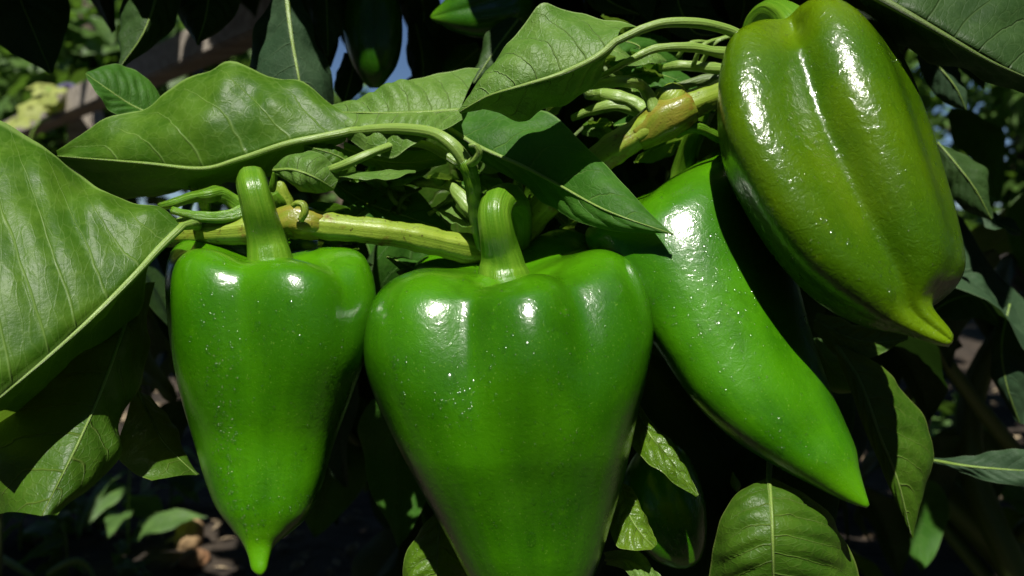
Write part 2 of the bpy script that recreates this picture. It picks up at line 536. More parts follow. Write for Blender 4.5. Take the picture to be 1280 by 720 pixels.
def pepper(name, pairs, depth, mat, label, group, stalk=None, calyx=None, big=(), small=(), scatter=60, seed=0, **k):
    V, Fc, U = pepper_geo(pairs, depth, seed=seed, **k)
    t = empty(name, V[:len(V) // 12].mean(0), label, 'pepper', group)
    mesh('body', V, Fc, M[mat], t, U)
    bvh = BVHTree.FromPolygons([tuple(v) for v in V], Fc)
    if stalk:
        px_tube('stalk', stalk, M['stalk'], t, n=44, seg=18, ribs=5, rib_amp=.045, wob=.025, seed=seed)
    def hit(px, py):
        dirv = P(px, py, 1.0) - CAM
        h = bvh.ray_cast(Vector(CAM), Vector(dirv).normalized())
        return h
    for (px, py, r, e) in big:
        h = hit(px, py)
        if h[0] is None: continue
        d = np.dot(np.array(h[0]) - CAM, FWD)
        v, f = bead_geo(np.array(h[0]), np.array(h[1]), r * d / F, e, .42, 8, 18)
        mesh('water_drop', v, f, M['water'], t)
    r_ = np.random.default_rng(seed + 50)
    BV, BF = [], []
    for (cx, cy, sx, sy, cnt, rmin, rmax) in small:
        for _ in range(int(cnt * 1.5)):
            px = cx + r_.normal() * sx; py = cy + r_.normal() * sy
            h = hit(px, py)
            if h[0] is None: continue
            d = np.dot(np.array(h[0]) - CAM, FWD)
            r = (rmin + .25 + (rmax * 1.25 - rmin) * r_.random() ** 2.4) * d / F
            v, f = bead_geo(np.array(h[0]), np.array(h[1]), r, 1 + .25 * r_.random(), .55, 4, 8, len(BV))
            BV += v; BF += f
    ctr = V.mean(0)
    for _ in range(scatter):
        q = Vector(ctr) + Vector(r_.normal(size=3)).normalized() * .2
        h = bvh.find_nearest(q)
        if h[0] is None: continue
        r = (.5 + 1.6 * r_.random() ** 3) * .25 / F
        nn = np.array(h[1])
        v, f = bead_geo(np.array(h[0]), nn, r, 1.1, .55, 4, 8, len(BV))
        BV += v; BF += f
    if BV:
        mesh('water_beads', BV, BF, M['water'], t, kind='stuff')
    return t

GP = 'green peppers hanging on the plant'
# left pepper
pairs1 = [(325 + l, 312 + a, 325 + r, 312 + b) for a, l, b, r in [
    (16, -8, 16, 10), (4, -38, 6, 40), (-4, -68, 2, 72), (-5, -88, 4, 95), (2, -104, 8, 116), (14, -114, 18, 130), (36, -119, 42, 140),
    (70, -118, 74, 141), (120, -112, 122, 133), (180, -99, 182, 113), (240, -82, 242, 92), (290, -68, 292, 78), (325, -54, 330, 62),
    (350, -36, 352, 40), (368, -22, 368, 20), (384, -15, 384, 13), (400, -11, 400, 9), (407, -3, 407, 3)]]
pepper('green_pepper', pairs1, (.268, .254, 0, -.016), 'pep1',
       'narrow green pepper beside the broad folded leaf, tapering to a pointed tip', GP,
       stalk=[(342, 356, .260, 35), (340, 338, .2595, 31), (338, 322, .2595, 27.5), (335, 306, .2595, 25), (331, 288, .258, 22.5), (323, 258, .254, 20.5), (316, 232, .255, 19), (315, 224, .266, 18), (324, 235, .280, 15), (335, 262, .286, 13)],
       grooves=[(-106, -98, .13, 18, .0, .75), (-42, -50, .13, 14, .0, .46), (20, 20, .06, 20, 0, .8), (150, 150, .10, 20, 0, .9), (-160, -160, .06, 18, 0, .7), (80, 80, .10, 20, 0, .9)],
       big=[(322, 408, 5, 1.3), (363, 382, 5, 1.4), (375, 424, 5, 1.2), (268, 460, 4, 1.1), (272, 534, 4, 1.1), (321, 380, 4, 1.2), (238, 424, 3.5, 1.2), (258, 484, 4, 1.1), (274, 590, 6, 1.2)],
       small=[(272, 470, 14, 64, 100, .5, 2.2), (284, 570, 9, 50, 120, .4, 2.0), (300, 650, 14, 25, 60, .5, 2.2), (418, 520, 9, 50, 70, .5, 2.2), (330, 470, 45, 90, 60, .5, 1.6), (380, 640, 20, 15, 40, .5, 2)],
       seed=1, pitch=.24, shoulders=[(-132, .13, 26), (-76, .10, 26), (-12, .12, 26), (75, .10, 30), (160, .10, 30)])
# middle pepper
pairs2 = [(632 + l, 330 + a, 632 + r, 330 + b) for a, l, b, r in [
    (18, -8, 18, 8), (8, -36, 4, 40), (6, -68, -8, 72), (6, -96, -15, 102), (10, -120, -15, 124), (22, -143, -6, 146), (42, -160, 12, 161), (70, -169, 38, 171),
    (104, -172, 74, 175), (146, -165, 120, 170), (200, -143, 182, 160), (260, -113, 250, 149), (320, -82, 318, 132), (385, -50, 385, 112),
    (425, -26, 430, 88), (452, 2, 458, 60), (466, 18, 468, 40), (470, 27, 470, 31)]]
pepper('green_pepper', pairs2, (.270, .247), 'pep2',
       'largest green pepper at the centre, broad shoulders under a thick hooked stalk', GP,
       stalk=[(631, 372, .265, 38), (630, 352, .265, 34), (628, 336, .265, 30), (627, 322, .264, 26.5), (624, 308, .262, 24), (620, 288, .258, 21.5), (618, 268, .258, 21), (624, 252, .262, 20.5), (637, 250, .270, 20), (646, 264, .278, 18), (648, 290, .284, 16), (645, 312, .288, 14)],
       grooves=[(-110, -98, .19, 18, .0, .66), (-54, -72, .19, 16, .0, .55), (-88, -80, .10, 20, .48, 1.2), (22, 22, .12, 18, 0, .9), (88, 88, .24, 22, 0, .9), (158, 158, .12, 18, 0, .9)],
       big=[(563, 477, 9, 1.35), (606, 442, 4.5, 1.2), (630, 437, 4.5, 1.1), (591, 479, 4.5, 1.2), (551, 505, 4.5, 1.2), (578, 521, 4.5, 1.1), (495, 455, 5.5, 1.3), (506, 457, 4.5, 1.4), (612, 460, 3.5, 1.2), (503, 496, 6.5, 1.2), (701, 483, 4.5, 1.1), (664, 674, 7, 1.5), (531, 615, 5, 1.7), (569, 507, 3.6, 1.1), (581, 491, 3.6, 1.1), (667, 627, 4, 1.1), (659, 430, 3.4, 1.1), (640, 420, 3.2, 1)],
       small=[(575, 500, 30, 34, 46, .5, 2.2), (615, 470, 22, 22, 20, .5, 2.4), (730, 420, 40, 40, 30, .4, 1.6), (560, 420, 50, 40, 50, .4, 1.5), (715, 540, 20, 60, 70, .4, 1.4), (700, 640, 25, 30, 60, .4, 1.5), (500, 500, 14, 50, 40, .5, 2), (640, 400, 80, 40, 40, .4, 1.4), (620, 620, 60, 60, 50, .4, 1.4)],
       dents=[(625, 605, 48, .0008), (682, 598, 40, .0007), (640, 665, 55, .0009), (560, 560, 50, .0005), (720, 470, 60, .0006)], seed=2, lump=.028, pitch=.26, shoulders=[(-140, .12, 28), (-80, .11, 22), (-28, .12, 26), (50, .16, 28), (125, .08, 30)])
# third pepper, behind the fourth
pairs3 = [(842, 238, 852, 230), (806, 246, 880, 196), (772, 258, 912, 186), (748, 272, 934, 192), (735, 286, 950, 208), (733, 300, 962, 232), (746, 325, 976, 275),
          (772, 365, 990, 325), (800, 405, 1003, 378), (830, 448, 1018, 430), (868, 503, 1038, 486), (915, 548, 1056, 526), (972, 584, 1070, 560),
          (1022, 610, 1074, 584), (1044, 621, 1078, 600), (1062, 629, 1082, 614), (1075, 633, 1085, 624), (1083, 635, 1087, 631)]
pepper('green_pepper', pairs3, (.300, .226, -.005), 'pep1',
       'long slanting green pepper half in shade behind the olive green one', GP,
       stalk=[(848, 240, .302, 24), (852, 222, .300, 16), (860, 190, .294, 13), (872, 160, .286, 12), (884, 135, .282, 12)],
       grooves=[(-120, -115, .08, 20, 0, .4), (-40, -60, .06, 20, .1, .8), (30, 30, .07, 20, 0, .9), (110, 110, .08, 20, 0, .9)],
       big=[(846, 263, 8, 1.05), (890, 295, 5, 1.1), (870, 277, 4, 1), (881, 308, 3.5, 1), (864, 373, 4, 1.1), (925, 392, 5, 1), (899, 405, 4, 1.3), (975, 526, 4, 1.1), (906, 490, 4.5, 1), (977, 562, 4, 1)],
       small=[(895, 330, 32, 56, 80, .5, 2.3), (900, 420, 44, 56, 70, .5, 2.0), (870, 300, 30, 40, 60, .5, 2), (970, 560, 40, 25, 70, .4, 1.5), (850, 400, 30, 40, 40, .4, 1.5)],
       dents=[(1020, 545, 30, .002)], seed=3)
# fourth pepper, in front at the upper right
pairs4 = [(984, 34, 1000, 28), (956, 40, 1022, 12), (932, 48, 1054, 3), (910, 66, 1086, 12), (899, 98, 1114, 40), (894, 145, 1140, 84), (902, 205, 1162, 140),
          (926, 256, 1182, 205), (960, 310, 1197, 262), (1000, 356, 1205, 302), (1034, 382, 1206, 328), (1064, 398, 1196, 348), (1092, 408, 1178, 362), (1114, 413, 1166, 372),
          (1134, 419, 1165, 382), (1152, 425, 1173, 394), (1170, 431, 1185, 408), (1184, 433, 1191, 418), (1189, 430, 1191, 424)]
pepper('green_pepper', pairs4, (.264, .219, -.002), 'pep4',
       'olive green pepper with two glossy ridges and a nipple tip, nearest to the viewer', GP,
       stalk=[(994, 40, .262, 30), (990, 30, .262, 22), (978, 18, .266, 17), (962, 14, .272, 15), (945, 30, .279, 14), (935, 70, .283, 14)],
       grooves=[(-98, -80, .37, 20, .02, 1.3), (-30, -30, .10, 22, 0, 1.0), (-165, -160, .10, 22, 0, 1.0), (-15, -15, .10, 20, 0, .9), (60, 60, .1, 20, 0, .9), (140, 140, .08, 20, 0, .9)],
       big=[(1085, 141, 4.5, 1), (1061, 94, 3.4, 1), (1123, 77, 6, 1.1), (1021, 179, 5, 1), (980, 185, 5, 1.2), (1115, 369, 7, 1.1), (1041, 293, 4.5, 1.2), (1062, 306, 5, 1), (1028, 275, 4.5, 1), (997, 172, 4, 1), (1071, 123, 3.4, 1), (954, 285, 5, 1.5), (945, 270, 4.5, 1.2), (1100, 55, 3, 1)],
       small=[(990, 100, 40, 60, 60, .4, 1.4), (915, 230, 8, 25, 60, .6, 3), (1070, 250, 60, 70, 60, .4, 1.3), (1100, 60, 40, 30, 30, .4, 1.5), (1120, 350, 40, 20, 24, .4, 1.5)],
       seed=4, lump=.014, pitch=-.38, pitch_end=-.38, zs=.82, sq=2.5, crease=0)
# small one low behind
pepper('green_pepper', [(800, 560, 812, 552), (786, 580, 845, 555), (775, 605, 866, 580), (778, 640, 880, 620), (795, 675, 884, 652), (818, 700, 882, 680), (842, 710, 876, 698), (856, 711, 868, 707)],
       (.292, .280), 'pep1', 'shaded green pepper low down between the centre pepper and the bottom leaf', GP,
       grooves=[(-80, -80, .08, 20, .1, .9), (150, 150, .08, 20, 0, .9)], small=[(850, 670, 15, 20, 40, .5, 2)], scatter=20, seed=5)
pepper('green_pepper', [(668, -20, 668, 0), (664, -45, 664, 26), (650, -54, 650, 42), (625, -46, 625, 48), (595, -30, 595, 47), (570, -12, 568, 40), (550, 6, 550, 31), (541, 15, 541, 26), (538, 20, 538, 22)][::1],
       (.354, .345), 'pep_shade', 'unripe green pepper lying sideways at the top edge, pointing left', GP,
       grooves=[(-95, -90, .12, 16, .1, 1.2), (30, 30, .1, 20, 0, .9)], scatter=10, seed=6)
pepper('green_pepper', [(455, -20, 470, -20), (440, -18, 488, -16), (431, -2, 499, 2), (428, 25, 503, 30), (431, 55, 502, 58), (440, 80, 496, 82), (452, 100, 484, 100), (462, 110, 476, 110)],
       (.37, .37), 'pep_shade', 'dark green pepper hanging in shade beneath the upper leaves', GP,
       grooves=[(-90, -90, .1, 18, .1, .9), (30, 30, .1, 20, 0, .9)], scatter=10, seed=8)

# ------------------------------------------------------------------ the foreground plant
plant = empty('pepper_plant', (0.02, .30, 0.0), 'leafy pepper plant in sunlight, a ridged yellow green branch carrying the large peppers', 'plant', 'pepper plants in the bed')
B = plant
px_tube('branch', [(150, 297, .282, 14), (235, 292, .272, 15), (300, 289, .269, 16), (350, 280, .268, 17), (375, 279, .267, 19), (420, 284, .267, 16.5), (500, 293, .268, 16.5), (600, 311, .278, 18), (650, 290, .292, 18),
        (690, 248, .280, 18), (760, 192, .273, 19), (800, 167, .270, 20), (826, 152, .269, 21), (860, 133, .269, 18), (900, 117, .272, 17), (960, 92, .284, 16), (1000, 40, .280, 15)], M['branch'], B, n=150, seg=28, ribs=7, rib_amp=.045, wob=.03)
px_tube('branch', [(640, 300, .292, 16), (620, 380, .315, 17), (600, 520, .34, 19), (590, 760, .36, 22), (588, 1300, .42, 26), (588, 2050, .44, 30)], M['darkstem'], B, n=60, seg=16, ribs=6, rib_amp=.04)
# knuckle with the brown scar, side shoots
px_tube('node', [(344, 281, .268, 12), (354, 278, .2665, 19), (368, 276, .266, 21), (384, 279, .266, 20.5), (402, 283, .267, 16)], M['scar'], B, n=26, seg=22, ribs=5, rib_amp=.06, wob=.07, label='knobbly brown scarred joint')
px_tube('leaf_scar', [(376, 275, .2565, 4), (381, 266, .255, 4.5), (379, 256, .255, 4.5), (371, 254, .2555, 4), (366, 258, .256, 3)], M['branch'], B, n=18, seg=10)
px_tube('node', [(796, 172, 0.270, 17), (812, 162, 0.269, 22), (828, 151, 0.268, 25), (846, 141, 0.267, 24), (864, 132, 0.267, 18)], M['scar'], B, n=26, seg=22, ribs=6, rib_amp=.06, wob=.06)
px_tube('shoot', [(828, 148, .266, 8), (818, 140, .266, 8), (812, 122, .266, 7.5), (800, 106, .264, 7), (780, 102, .257, 7), (755, 104, .258, 6.5), (738, 107, .260, 5.5)], M['petiole'], B, n=36)
px_tube('shoot', [(822, 150, .276, 9), (808, 140, .282, 9), (790, 128, .284, 9), (770, 122, .285, 8.5), (750, 118, .288, 8), (735, 116, .284, 8)], M['petiole'], B, n=30)
px_tube('shoot', [(800, 140, .285, 7), (770, 132, .285, 7), (740, 138, .288, 6), (715, 148, .292, 4)], M['petiole'], B, n=20)
px_tube('shoot', [(822, 154, .272, 15), (828, 140, .270, 16), (836, 126, .268, 17), (843, 117, .268, 15), (847, 113, .270, 9)], M['branch'], B, n=22, seg=18, ribs=4, rib_amp=.08, wob=.06, label='thick cut stub')
px_tube('petiole', [(906, 66, .266, 7), (890, 64, .262, 6), (860, 59, .258, 5.5), (820, 61, .256, 5), (790, 74, .256, 4.5), (765, 88, .258, 3.5), (745, 98, .262, 2.5)], M['petiole'], B, n=36)
px_tube('petiole', [(910, 88, .285, 7), (880, 84, .283, 6.5), (850, 82, .283, 6), (825, 86, .288, 4)], M['petiole'], B, n=24)
px_tube('petiole', [(905, 100, .290, 7), (880, 100, .290, 6.5), (850, 108, .290, 5.5), (820, 116, .294, 4)], M['darkstem'], B, n=24)
px_tube('petiole', [(900, 172, .278, 7), (880, 162, .272, 7), (862, 158, .270, 8), (845, 168, .275, 6)], M['stalk'], B, n=24)
# upright shoot and its joint
px_tube('shoot', [(604, 315, .278, 11), (600, 290, .270, 11), (594, 250, .262, 11), (589, 222, .258, 10), (584, 206, .256, 11), (578, 198, .256, 8)], M['stalk'], B, n=36)
px_tube('shoot', [(584, 206, .255, 5), (594, 200, .252, 5.5), (599, 190, .250, 4.5), (594, 182, .249, 3.5), (586, 182, .249, 2.5)], M['petiole'], B, n=20)
px_tube('shoot', [(596, 278, .274, 9), (585, 258, .274, 10), (572, 242, .276, 9), (560, 232, .278, 6), (520, 228, .284, 5)], M['petiole'], B, n=24)
px_tube('shoot', [(412, 213, .262, 5.5), (440, 202, .260, 5.5), (470, 189, .262, 5), (500, 180, .268, 5), (535, 182, .274, 5), (575, 205, .272, 6)], M['petiole'], B, n=24)
px_tube('shoot', [(655, 330, .300, 7), (650, 250, .292, 7), (646, 228, .290, 5)], M['stalk'], B, n=16)
px_tube('shoot', [(555, 285, .30, 8), (560, 262, .298, 8), (566, 246, .30, 6)], M['petiole'], B, n=14)
# left cluster of shoots
px_tube('shoot', [(310, 262, .270, 10), (290, 270, .267, 9), (262, 272, .265, 7), (235, 268, .265, 6), (216, 263, .266, 5)], M['stalk'], B, n=30)
px_tube('shoot', [(320, 285, .275, 10), (300, 258, .276, 11), (275, 242, .273, 10), (262, 244, .270, 9), (240, 247, .270, 7), (218, 254, .270, 6), (200, 258, .272, 4.5)], M['stalk'], B, n=30)
px_tube('shoot', [(258, 262, .275, 6), (256, 250, .272, 7), (262, 240, .272, 8)], M['stalk'], B, n=12)
px_tube('shoot', [(250, 286, .285, 9), (238, 284, .28, 10), (226, 279, .275, 9)], M['petiole'], B, n=12)
px_tube('shoot', [(352, 262, .278, 10), (346, 250, .274, 9), (342, 240, .272, 5)], M['stalk'], B, n=12)
px_tube('shoot', [(360, 262, .278, 11), (352, 240, .276, 10), (348, 228, .276, 8)], M['branch'], B, n=12, label='cut stub of a side shoot')
px_tube('shoot', [(340, 238, .268, 4), (342, 228, .266, 4), (344, 214, .264, 3)], M['stalk'], B, n=12)

# --- leaves
leaf(B, [(228, 283, .250), (200, 310, .244), (165, 348, .236), (110, 402, .226), (50, 455, .216), (-40, 530, .204)],
     [(226, 282, .252), (196, 256, .254), (150, 246, .256), (90, 206, .260), (40, 175, .262), (-60, 130, .262)],
     [(229, 287, .252), (200, 322, .260), (162, 376, .262), (110, 436, .254), (56, 488, .244), (-34, 565, .232)],
     'sun_leaf', [(250, 284, .270, 7), (240, 280, .260, 6)], 5, 'broad leaf folded down along its midrib', bl=.20, br=.05, relief=.0014, wave=.003, seed=21)
leaf(B, [(172, 360, .268), (148, 430, .254), (122, 500, .238), (90, 570, .224), (52, 645, .214)],
     [(165, 362, .270), (95, 420, .262), (30, 470, .252), (-30, 540, .240), (-10, 640, .226)],
     [(194, 350, .272), (185, 415, .268), (168, 492, .256), (137, 590, .236), (72, 642, .216)],
     'olive_leaf', rib=2.5, bl=.12, br=.10, relief=.0016, wave=.003, seed=22)
leaf(B, [(170, 484, .277), (186, 520, .272), (206, 555, .269), (246, 594, .268)],
     [(168, 485, .277), (158, 520, .268), (146, 575, .258), (190, 600, .256)],
     [(172, 484, .279), (196, 505, .278), (229, 560, .276), (250, 592, .270)],
     'olive_leaf', rib=1.6, relief=.0006, wave=.0015, seed=23)
leaf(B, [(440, 164, 0.272), (400, 172, 0.270), (359, 180, 0.268), (300, 199, 0.268), (253, 211, 0.269), (180, 204, 0.274), (72, 195, 0.284)],
     [(446, 160, 0.274), (420, 138, 0.278), (385, 108, 0.280), (330, 87, 0.280), (265, 83, 0.282), (170, 132, 0.284), (72, 194, 0.285)],
     [(430, 170, 0.274), (395, 182, 0.278), (345, 204, 0.286), (290, 232, 0.294), (225, 248, 0.298), (150, 238, 0.296), (73, 197, 0.286)],
     'sun_leaf', [(590, 232, .259, 8), (587, 216, .257, 9.5), (579, 198, .2555, 9.5), (563, 179, .255, 8.5), (540, 166, .258, 7.5), (500, 161, .264, 7), (460, 162, .268, 6)], 5.5,
     'long drooping leaf with a thick pale midrib', bl=.20, br=-.06, relief=.0013, wave=.0035, seed=24)
leaf(B, [(575, 138, .276), (530, 141, .274), (490, 142, .274), (450, 141, .276), (400, 140, .282)],
     [(600, 84, .292), (560, 90, .290), (510, 103, .288), (460, 120, .286), (410, 132, .286)],
     [(578, 148, .272), (545, 166, .264), (510, 186, .262), (470, 194, .266), (430, 170, .274)],
     'pale_leaf', rib=3, bl=.12, br=.12, relief=.0026, wave=.0015, seed=25, label='pale leaf puckered between its veins')
leaf(B, [(770, 52, 0.238), (745, 72, 0.238), (700, 93, 0.238), (650, 108, 0.238), (610, 120, 0.240), (574, 140, 0.244)],
     [(795, 30, 0.248), (760, 18, 0.252), (715, 12, 0.254), (665, 30, 0.252), (622, 72, 0.250), (573, 138, 0.246)],
     [(770, 60, 0.240), (752, 95, 0.246), (720, 125, 0.252), (675, 138, 0.254), (620, 141, 0.250), (576, 142, 0.246)],
     'pale_leaf', [(930, 47, 0.248, 7), (905, 36, 0.244, 6.5), (870, 29, 0.240, 6.5), (830, 29, 0.238, 6), (795, 39, 0.237, 5.5)], 5,
     bl=.18, br=.06, relief=.0014, wave=.003, seed=26)
leaf(B, [(560, 160, 0.280), (600, 184, 0.274), (652, 207, 0.267), (696, 230, 0.261), (760, 264, 0.247), (842, 293, 0.238)],
     [(545, 150, 0.284), (585, 134, 0.284), (650, 135, 0.282), (700, 152, 0.276), (750, 200, 0.260), (841, 292, 0.239)],
     [(552, 166, 0.280), (590, 190, 0.278), (640, 222, 0.274), (690, 256, 0.268), (750, 286, 0.249), (841, 294, 0.239)],
     'deep_leaf', rib=3.2, bl=.10, br=-.04, relief=.0009, wave=.0014, seed=27, label='dark leaf with a pale rim and a pointed tip')
leaf(B, [(342, 213, .264), (365, 212, .258), (390, 220, .256), (418, 236, .262)],
     [(343, 210, .265), (362, 196, .266), (392, 190, .264), (424, 212, .264)],
     [(343, 215, .265), (362, 232, .262), (390, 240, .262), (416, 238, .264)],
     'pale_leaf', rib=2.4, bl=.2, br=.15, relief=.0016, wave=.0006, veins=4, seed=28, label='small crinkled young leaf', n=40)
leaf(B, [(445, 208, .276), (420, 194, .272), (395, 186, .270), (380, 182, .272)],
     [(446, 204, .277), (425, 184, .278), (400, 178, .278), (382, 180, .274)],
     [(444, 216, .276), (425, 220, .274), (400, 208, .272), (380, 190, .272)], 'sun_leaf', rib=1.5, wave=.0006, seed=29, n=30)
leaf(B, [(408, 222, 0.290), (450, 250, 0.288), (500, 268, 0.286), (566, 290, 0.286)],
     [(410, 219, 0.292), (455, 234, 0.296), (515, 236, 0.298), (566, 288, 0.288)],
     [(410, 226, 0.288), (440, 258, 0.282), (490, 280, 0.280), (560, 291, 0.284)], 'deep_leaf', rib=1.8, bl=.12, br=.05, wave=.001, seed=30)
leaf(B, [(424, 221, .262), (455, 219, .260), (490, 219, .260), (520, 214, .264)],
     [(424, 220, .263), (455, 215, .264), (490, 214, .264), (519, 213, .265)],
     [(424, 222, .261), (455, 225, .257), (490, 224, .257), (519, 216, .263)], 'pale_leaf', rib=0, wave=.0005, seed=31, n=30, relief=.0003)
leaf(B, [(538, 210, .284), (520, 218, .280), (495, 222, .280), (478, 226, .284)],
     [(538, 206, .285), (515, 200, .286), (495, 205, .287), (478, 224, .286)],
     [(538, 214, .283), (518, 228, .278), (495, 232, .278), (479, 229, .283)], 'sun_leaf', rib=1.2, wave=.0006, seed=32, n=30)
leaf(B, [(430, 186, .282), (470, 200, .280), (510, 204, .280), (560, 196, .284)],
     [(430, 176, .284), (470, 186, .286), (515, 188, .288), (560, 190, .288)],
     [(436, 196, .280), (470, 212, .276), (510, 216, .276), (558, 204, .282)], 'sun_leaf', rib=1.5, wave=.001, seed=33, n=36)
leaf(B, [(770, 48, 0.305), (800, 60, 0.305), (770, 80, 0.307), (740, 104, 0.310)],
     [(780, 30, 0.320), (850, 60, 0.320), (830, 90, 0.318), (760, 110, 0.314)],
     [(760, 60, 0.302), (745, 80, 0.300), (735, 95, 0.302), (736, 106, 0.308)], 'deep_leaf', rib=1.6, wave=.001, seed=34, n=36)
leaf(B, [(780, 96, 0.302), (810, 92, 0.300), (840, 98, 0.298), (876, 118, 0.300)],
     [(782, 90, 0.304), (812, 80, 0.306), (845, 84, 0.306), (878, 114, 0.302)],
     [(782, 100, 0.300), (806, 108, 0.296), (836, 112, 0.294), (872, 120, 0.298)], 'deep_leaf', rib=1.5, wave=.0008, seed=35, n=36)
leaf(B, [(727, 166, .30), (745, 160, .298), (760, 166, .297), (772, 172, .298)],
     [(727, 164, .30), (742, 152, .302), (760, 158, .301), (772, 170, .30)],
     [(727, 168, .30), (745, 170, .295), (758, 173, .294), (771, 174, .297)], 'pale_leaf', rib=.8, wave=.0004, seed=36, n=24)
leaf(B, [(784, 79, .285), (800, 76, .284), (820, 72, .285), (833, 76, .287)],
     [(784, 77, .286), (798, 68, .288), (820, 68, .288), (832, 75, .288)],
     [(784, 82, .284), (800, 82, .281), (820, 79, .282), (832, 78, .286)], 'pale_leaf', rib=.8, wave=.0004, seed=37, n=24)
leaf(B, [(196, 146, .30), (165, 132, .296), (135, 112, .292), (107, 92, .290)],
     [(200, 120, .305), (185, 98, .304), (150, 80, .300), (108, 91, .292)],
     [(190, 152, .298), (150, 142, .290), (122, 122, .287), (107, 94, .289)], 'deep_leaf', rib=2.0, bl=.2, wave=.001, seed=38, label='small dark leaf with a curled bright rim')
leaf(B, [(357, -60, .33), (359, 0, .325), (365, 50, .32), (374, 100, .316), (384, 160, .314)],
     [(352, -60, .33), (335, 10, .335), (312, 70, .338), (300, 120, .335), (345, 160, .320)],
     [(362, -60, .33), (378, 10, .332), (400, 60, .334), (420, 125, .332), (400, 162, .320)], 'grey_leaf', rib=4.0, wave=.0015, seed=39, label='grey green leaf hanging tip down')
leaf(B, [(200, -60, .34), (196, -10, .335), (180, 40, .332), (150, 84, .33)],
     [(170, -60, .34), (155, -10, .345), (152, 30, .342), (149, 82, .332)],
     [(235, -60, .34), (225, 0, .345), (200, 50, .342), (152, 84, .332)], 'shade_toned_leaf', rib=2.2, wave=.0015, seed=40)
leaf(B, [(265, -60, .36), (262, -10, .355), (256, 25, .352), (246, 56, .35)],
     [(230, -50, .36), (222, -10, .365), (228, 30, .362), (245, 55, .352)],
     [(300, -50, .36), (300, 0, .365), (280, 35, .362), (247, 56, .352)], 'shade_toned_leaf', rib=2.0, wave=.0015, seed=41)
leaf(B, [(1070, -18, .245), (1110, 4, .240), (1180, 44, .236), (1240, 78, .234), (1310, 108, .234)],
     [(1075, -25, .250), (1130, -60, .266), (1200, -90, .278), (1270, -60, .276), (1320, 90, .248)],
     [(1066, -8, .248), (1100, 26, .256), (1150, 68, .262), (1225, 104, .262), (1305, 120, .25)], 'shade_toned_leaf', [(1020, -30, .26, 7), (1050, -26, .25, 7)], 6,
     'large shaded leaf crossing the top right corner', ribmat='darkstem', bl=.10, br=.08, relief=.0014, wave=.002, seed=42)
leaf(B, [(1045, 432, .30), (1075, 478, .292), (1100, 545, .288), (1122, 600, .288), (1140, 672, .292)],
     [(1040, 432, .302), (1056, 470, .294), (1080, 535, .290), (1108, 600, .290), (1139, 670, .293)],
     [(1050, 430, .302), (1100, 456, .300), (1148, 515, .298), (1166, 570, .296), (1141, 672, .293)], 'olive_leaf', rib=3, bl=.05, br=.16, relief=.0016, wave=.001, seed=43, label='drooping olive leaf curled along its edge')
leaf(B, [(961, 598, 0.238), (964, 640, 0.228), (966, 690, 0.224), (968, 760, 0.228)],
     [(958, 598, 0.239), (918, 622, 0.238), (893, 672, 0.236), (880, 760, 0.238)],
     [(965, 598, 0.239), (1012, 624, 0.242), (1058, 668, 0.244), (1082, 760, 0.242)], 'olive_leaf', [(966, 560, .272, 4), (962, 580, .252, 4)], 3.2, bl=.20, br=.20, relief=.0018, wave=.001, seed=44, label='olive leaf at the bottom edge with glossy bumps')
leaf(B, [(916, 590, .275), (918, 605, .274), (922, 616, .274)], [(915, 590, .275), (912, 604, .276), (921, 616, .275)], [(917, 590, .275), (926, 606, .276), (923, 616, .275)], 'sun_leaf', rib=0, seed=45, n=16, m=6, relief=0, wave=0)
leaf(B, [(788, 498, .276), (810, 540, .266), (840, 580, .257), (872, 620, .252)],
     [(784, 502, .276), (784, 545, .266), (815, 582, .254), (870, 620, .251)],
     [(794, 498, .277), (826, 535, .270), (856, 580, .261), (874, 618, .253)], 'leaf_lime', rib=1.6, wave=.0012, relief=.0016, seed=46, bl=.18, br=.1)
leaf(B, [(775, 606, .276), (785, 640, .266), (800, 665, .260), (818, 684, .257)],
     [(770, 608, .276), (762, 650, .264), (775, 682, .256), (812, 690, .254)],
     [(778, 606, .277), (802, 630, .270), (816, 660, .264), (820, 682, .258)], 'leaf_lime', rib=1.5, wave=.0016, relief=.0016, seed=47, bl=.18, br=.1)
leaf(B, [(756, 700, .276), (785, 700, .268), (805, 712, .262), (830, 740, .260)], [(756, 692, .278), (785, 690, .272), (810, 700, .266), (832, 738, .261)], [(758, 706, .275), (780, 714, .264), (800, 730, .258), (828, 742, .259)], 'pale_leaf', rib=1.2, seed=48, n=30)
leaf(B, [(550, 640, 0.276), (548, 680, 0.271), (545, 730, 0.268), (545, 790, 0.268)],
     [(546, 640, 0.276), (518, 672, 0.276), (503, 715, 0.274), (520, 790, 0.271)],
     [(556, 640, 0.276), (580, 680, 0.281), (592, 730, 0.279), (575, 790, 0.272)], 'leaf_lime', rib=1.8, bl=.15, br=.15, wave=.001, relief=.0018, seed=49)
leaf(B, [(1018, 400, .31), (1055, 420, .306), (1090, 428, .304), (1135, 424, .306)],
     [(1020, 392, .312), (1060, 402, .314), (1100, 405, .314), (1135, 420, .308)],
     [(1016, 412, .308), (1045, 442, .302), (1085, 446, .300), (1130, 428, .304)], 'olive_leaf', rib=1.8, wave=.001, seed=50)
leaf(B, [(1018, 425, .325), (1035, 455, .32), (1060, 480, .318), (1080, 490, .318)], [(1016, 430, .326), (1020, 465, .322), (1045, 490, .32), (1078, 492, .319)], [(1022, 422, .326), (1050, 445, .324), (1075, 468, .322), (1082, 488, .319)], 'pale_leaf', rib=1.4, seed=51, n=30)
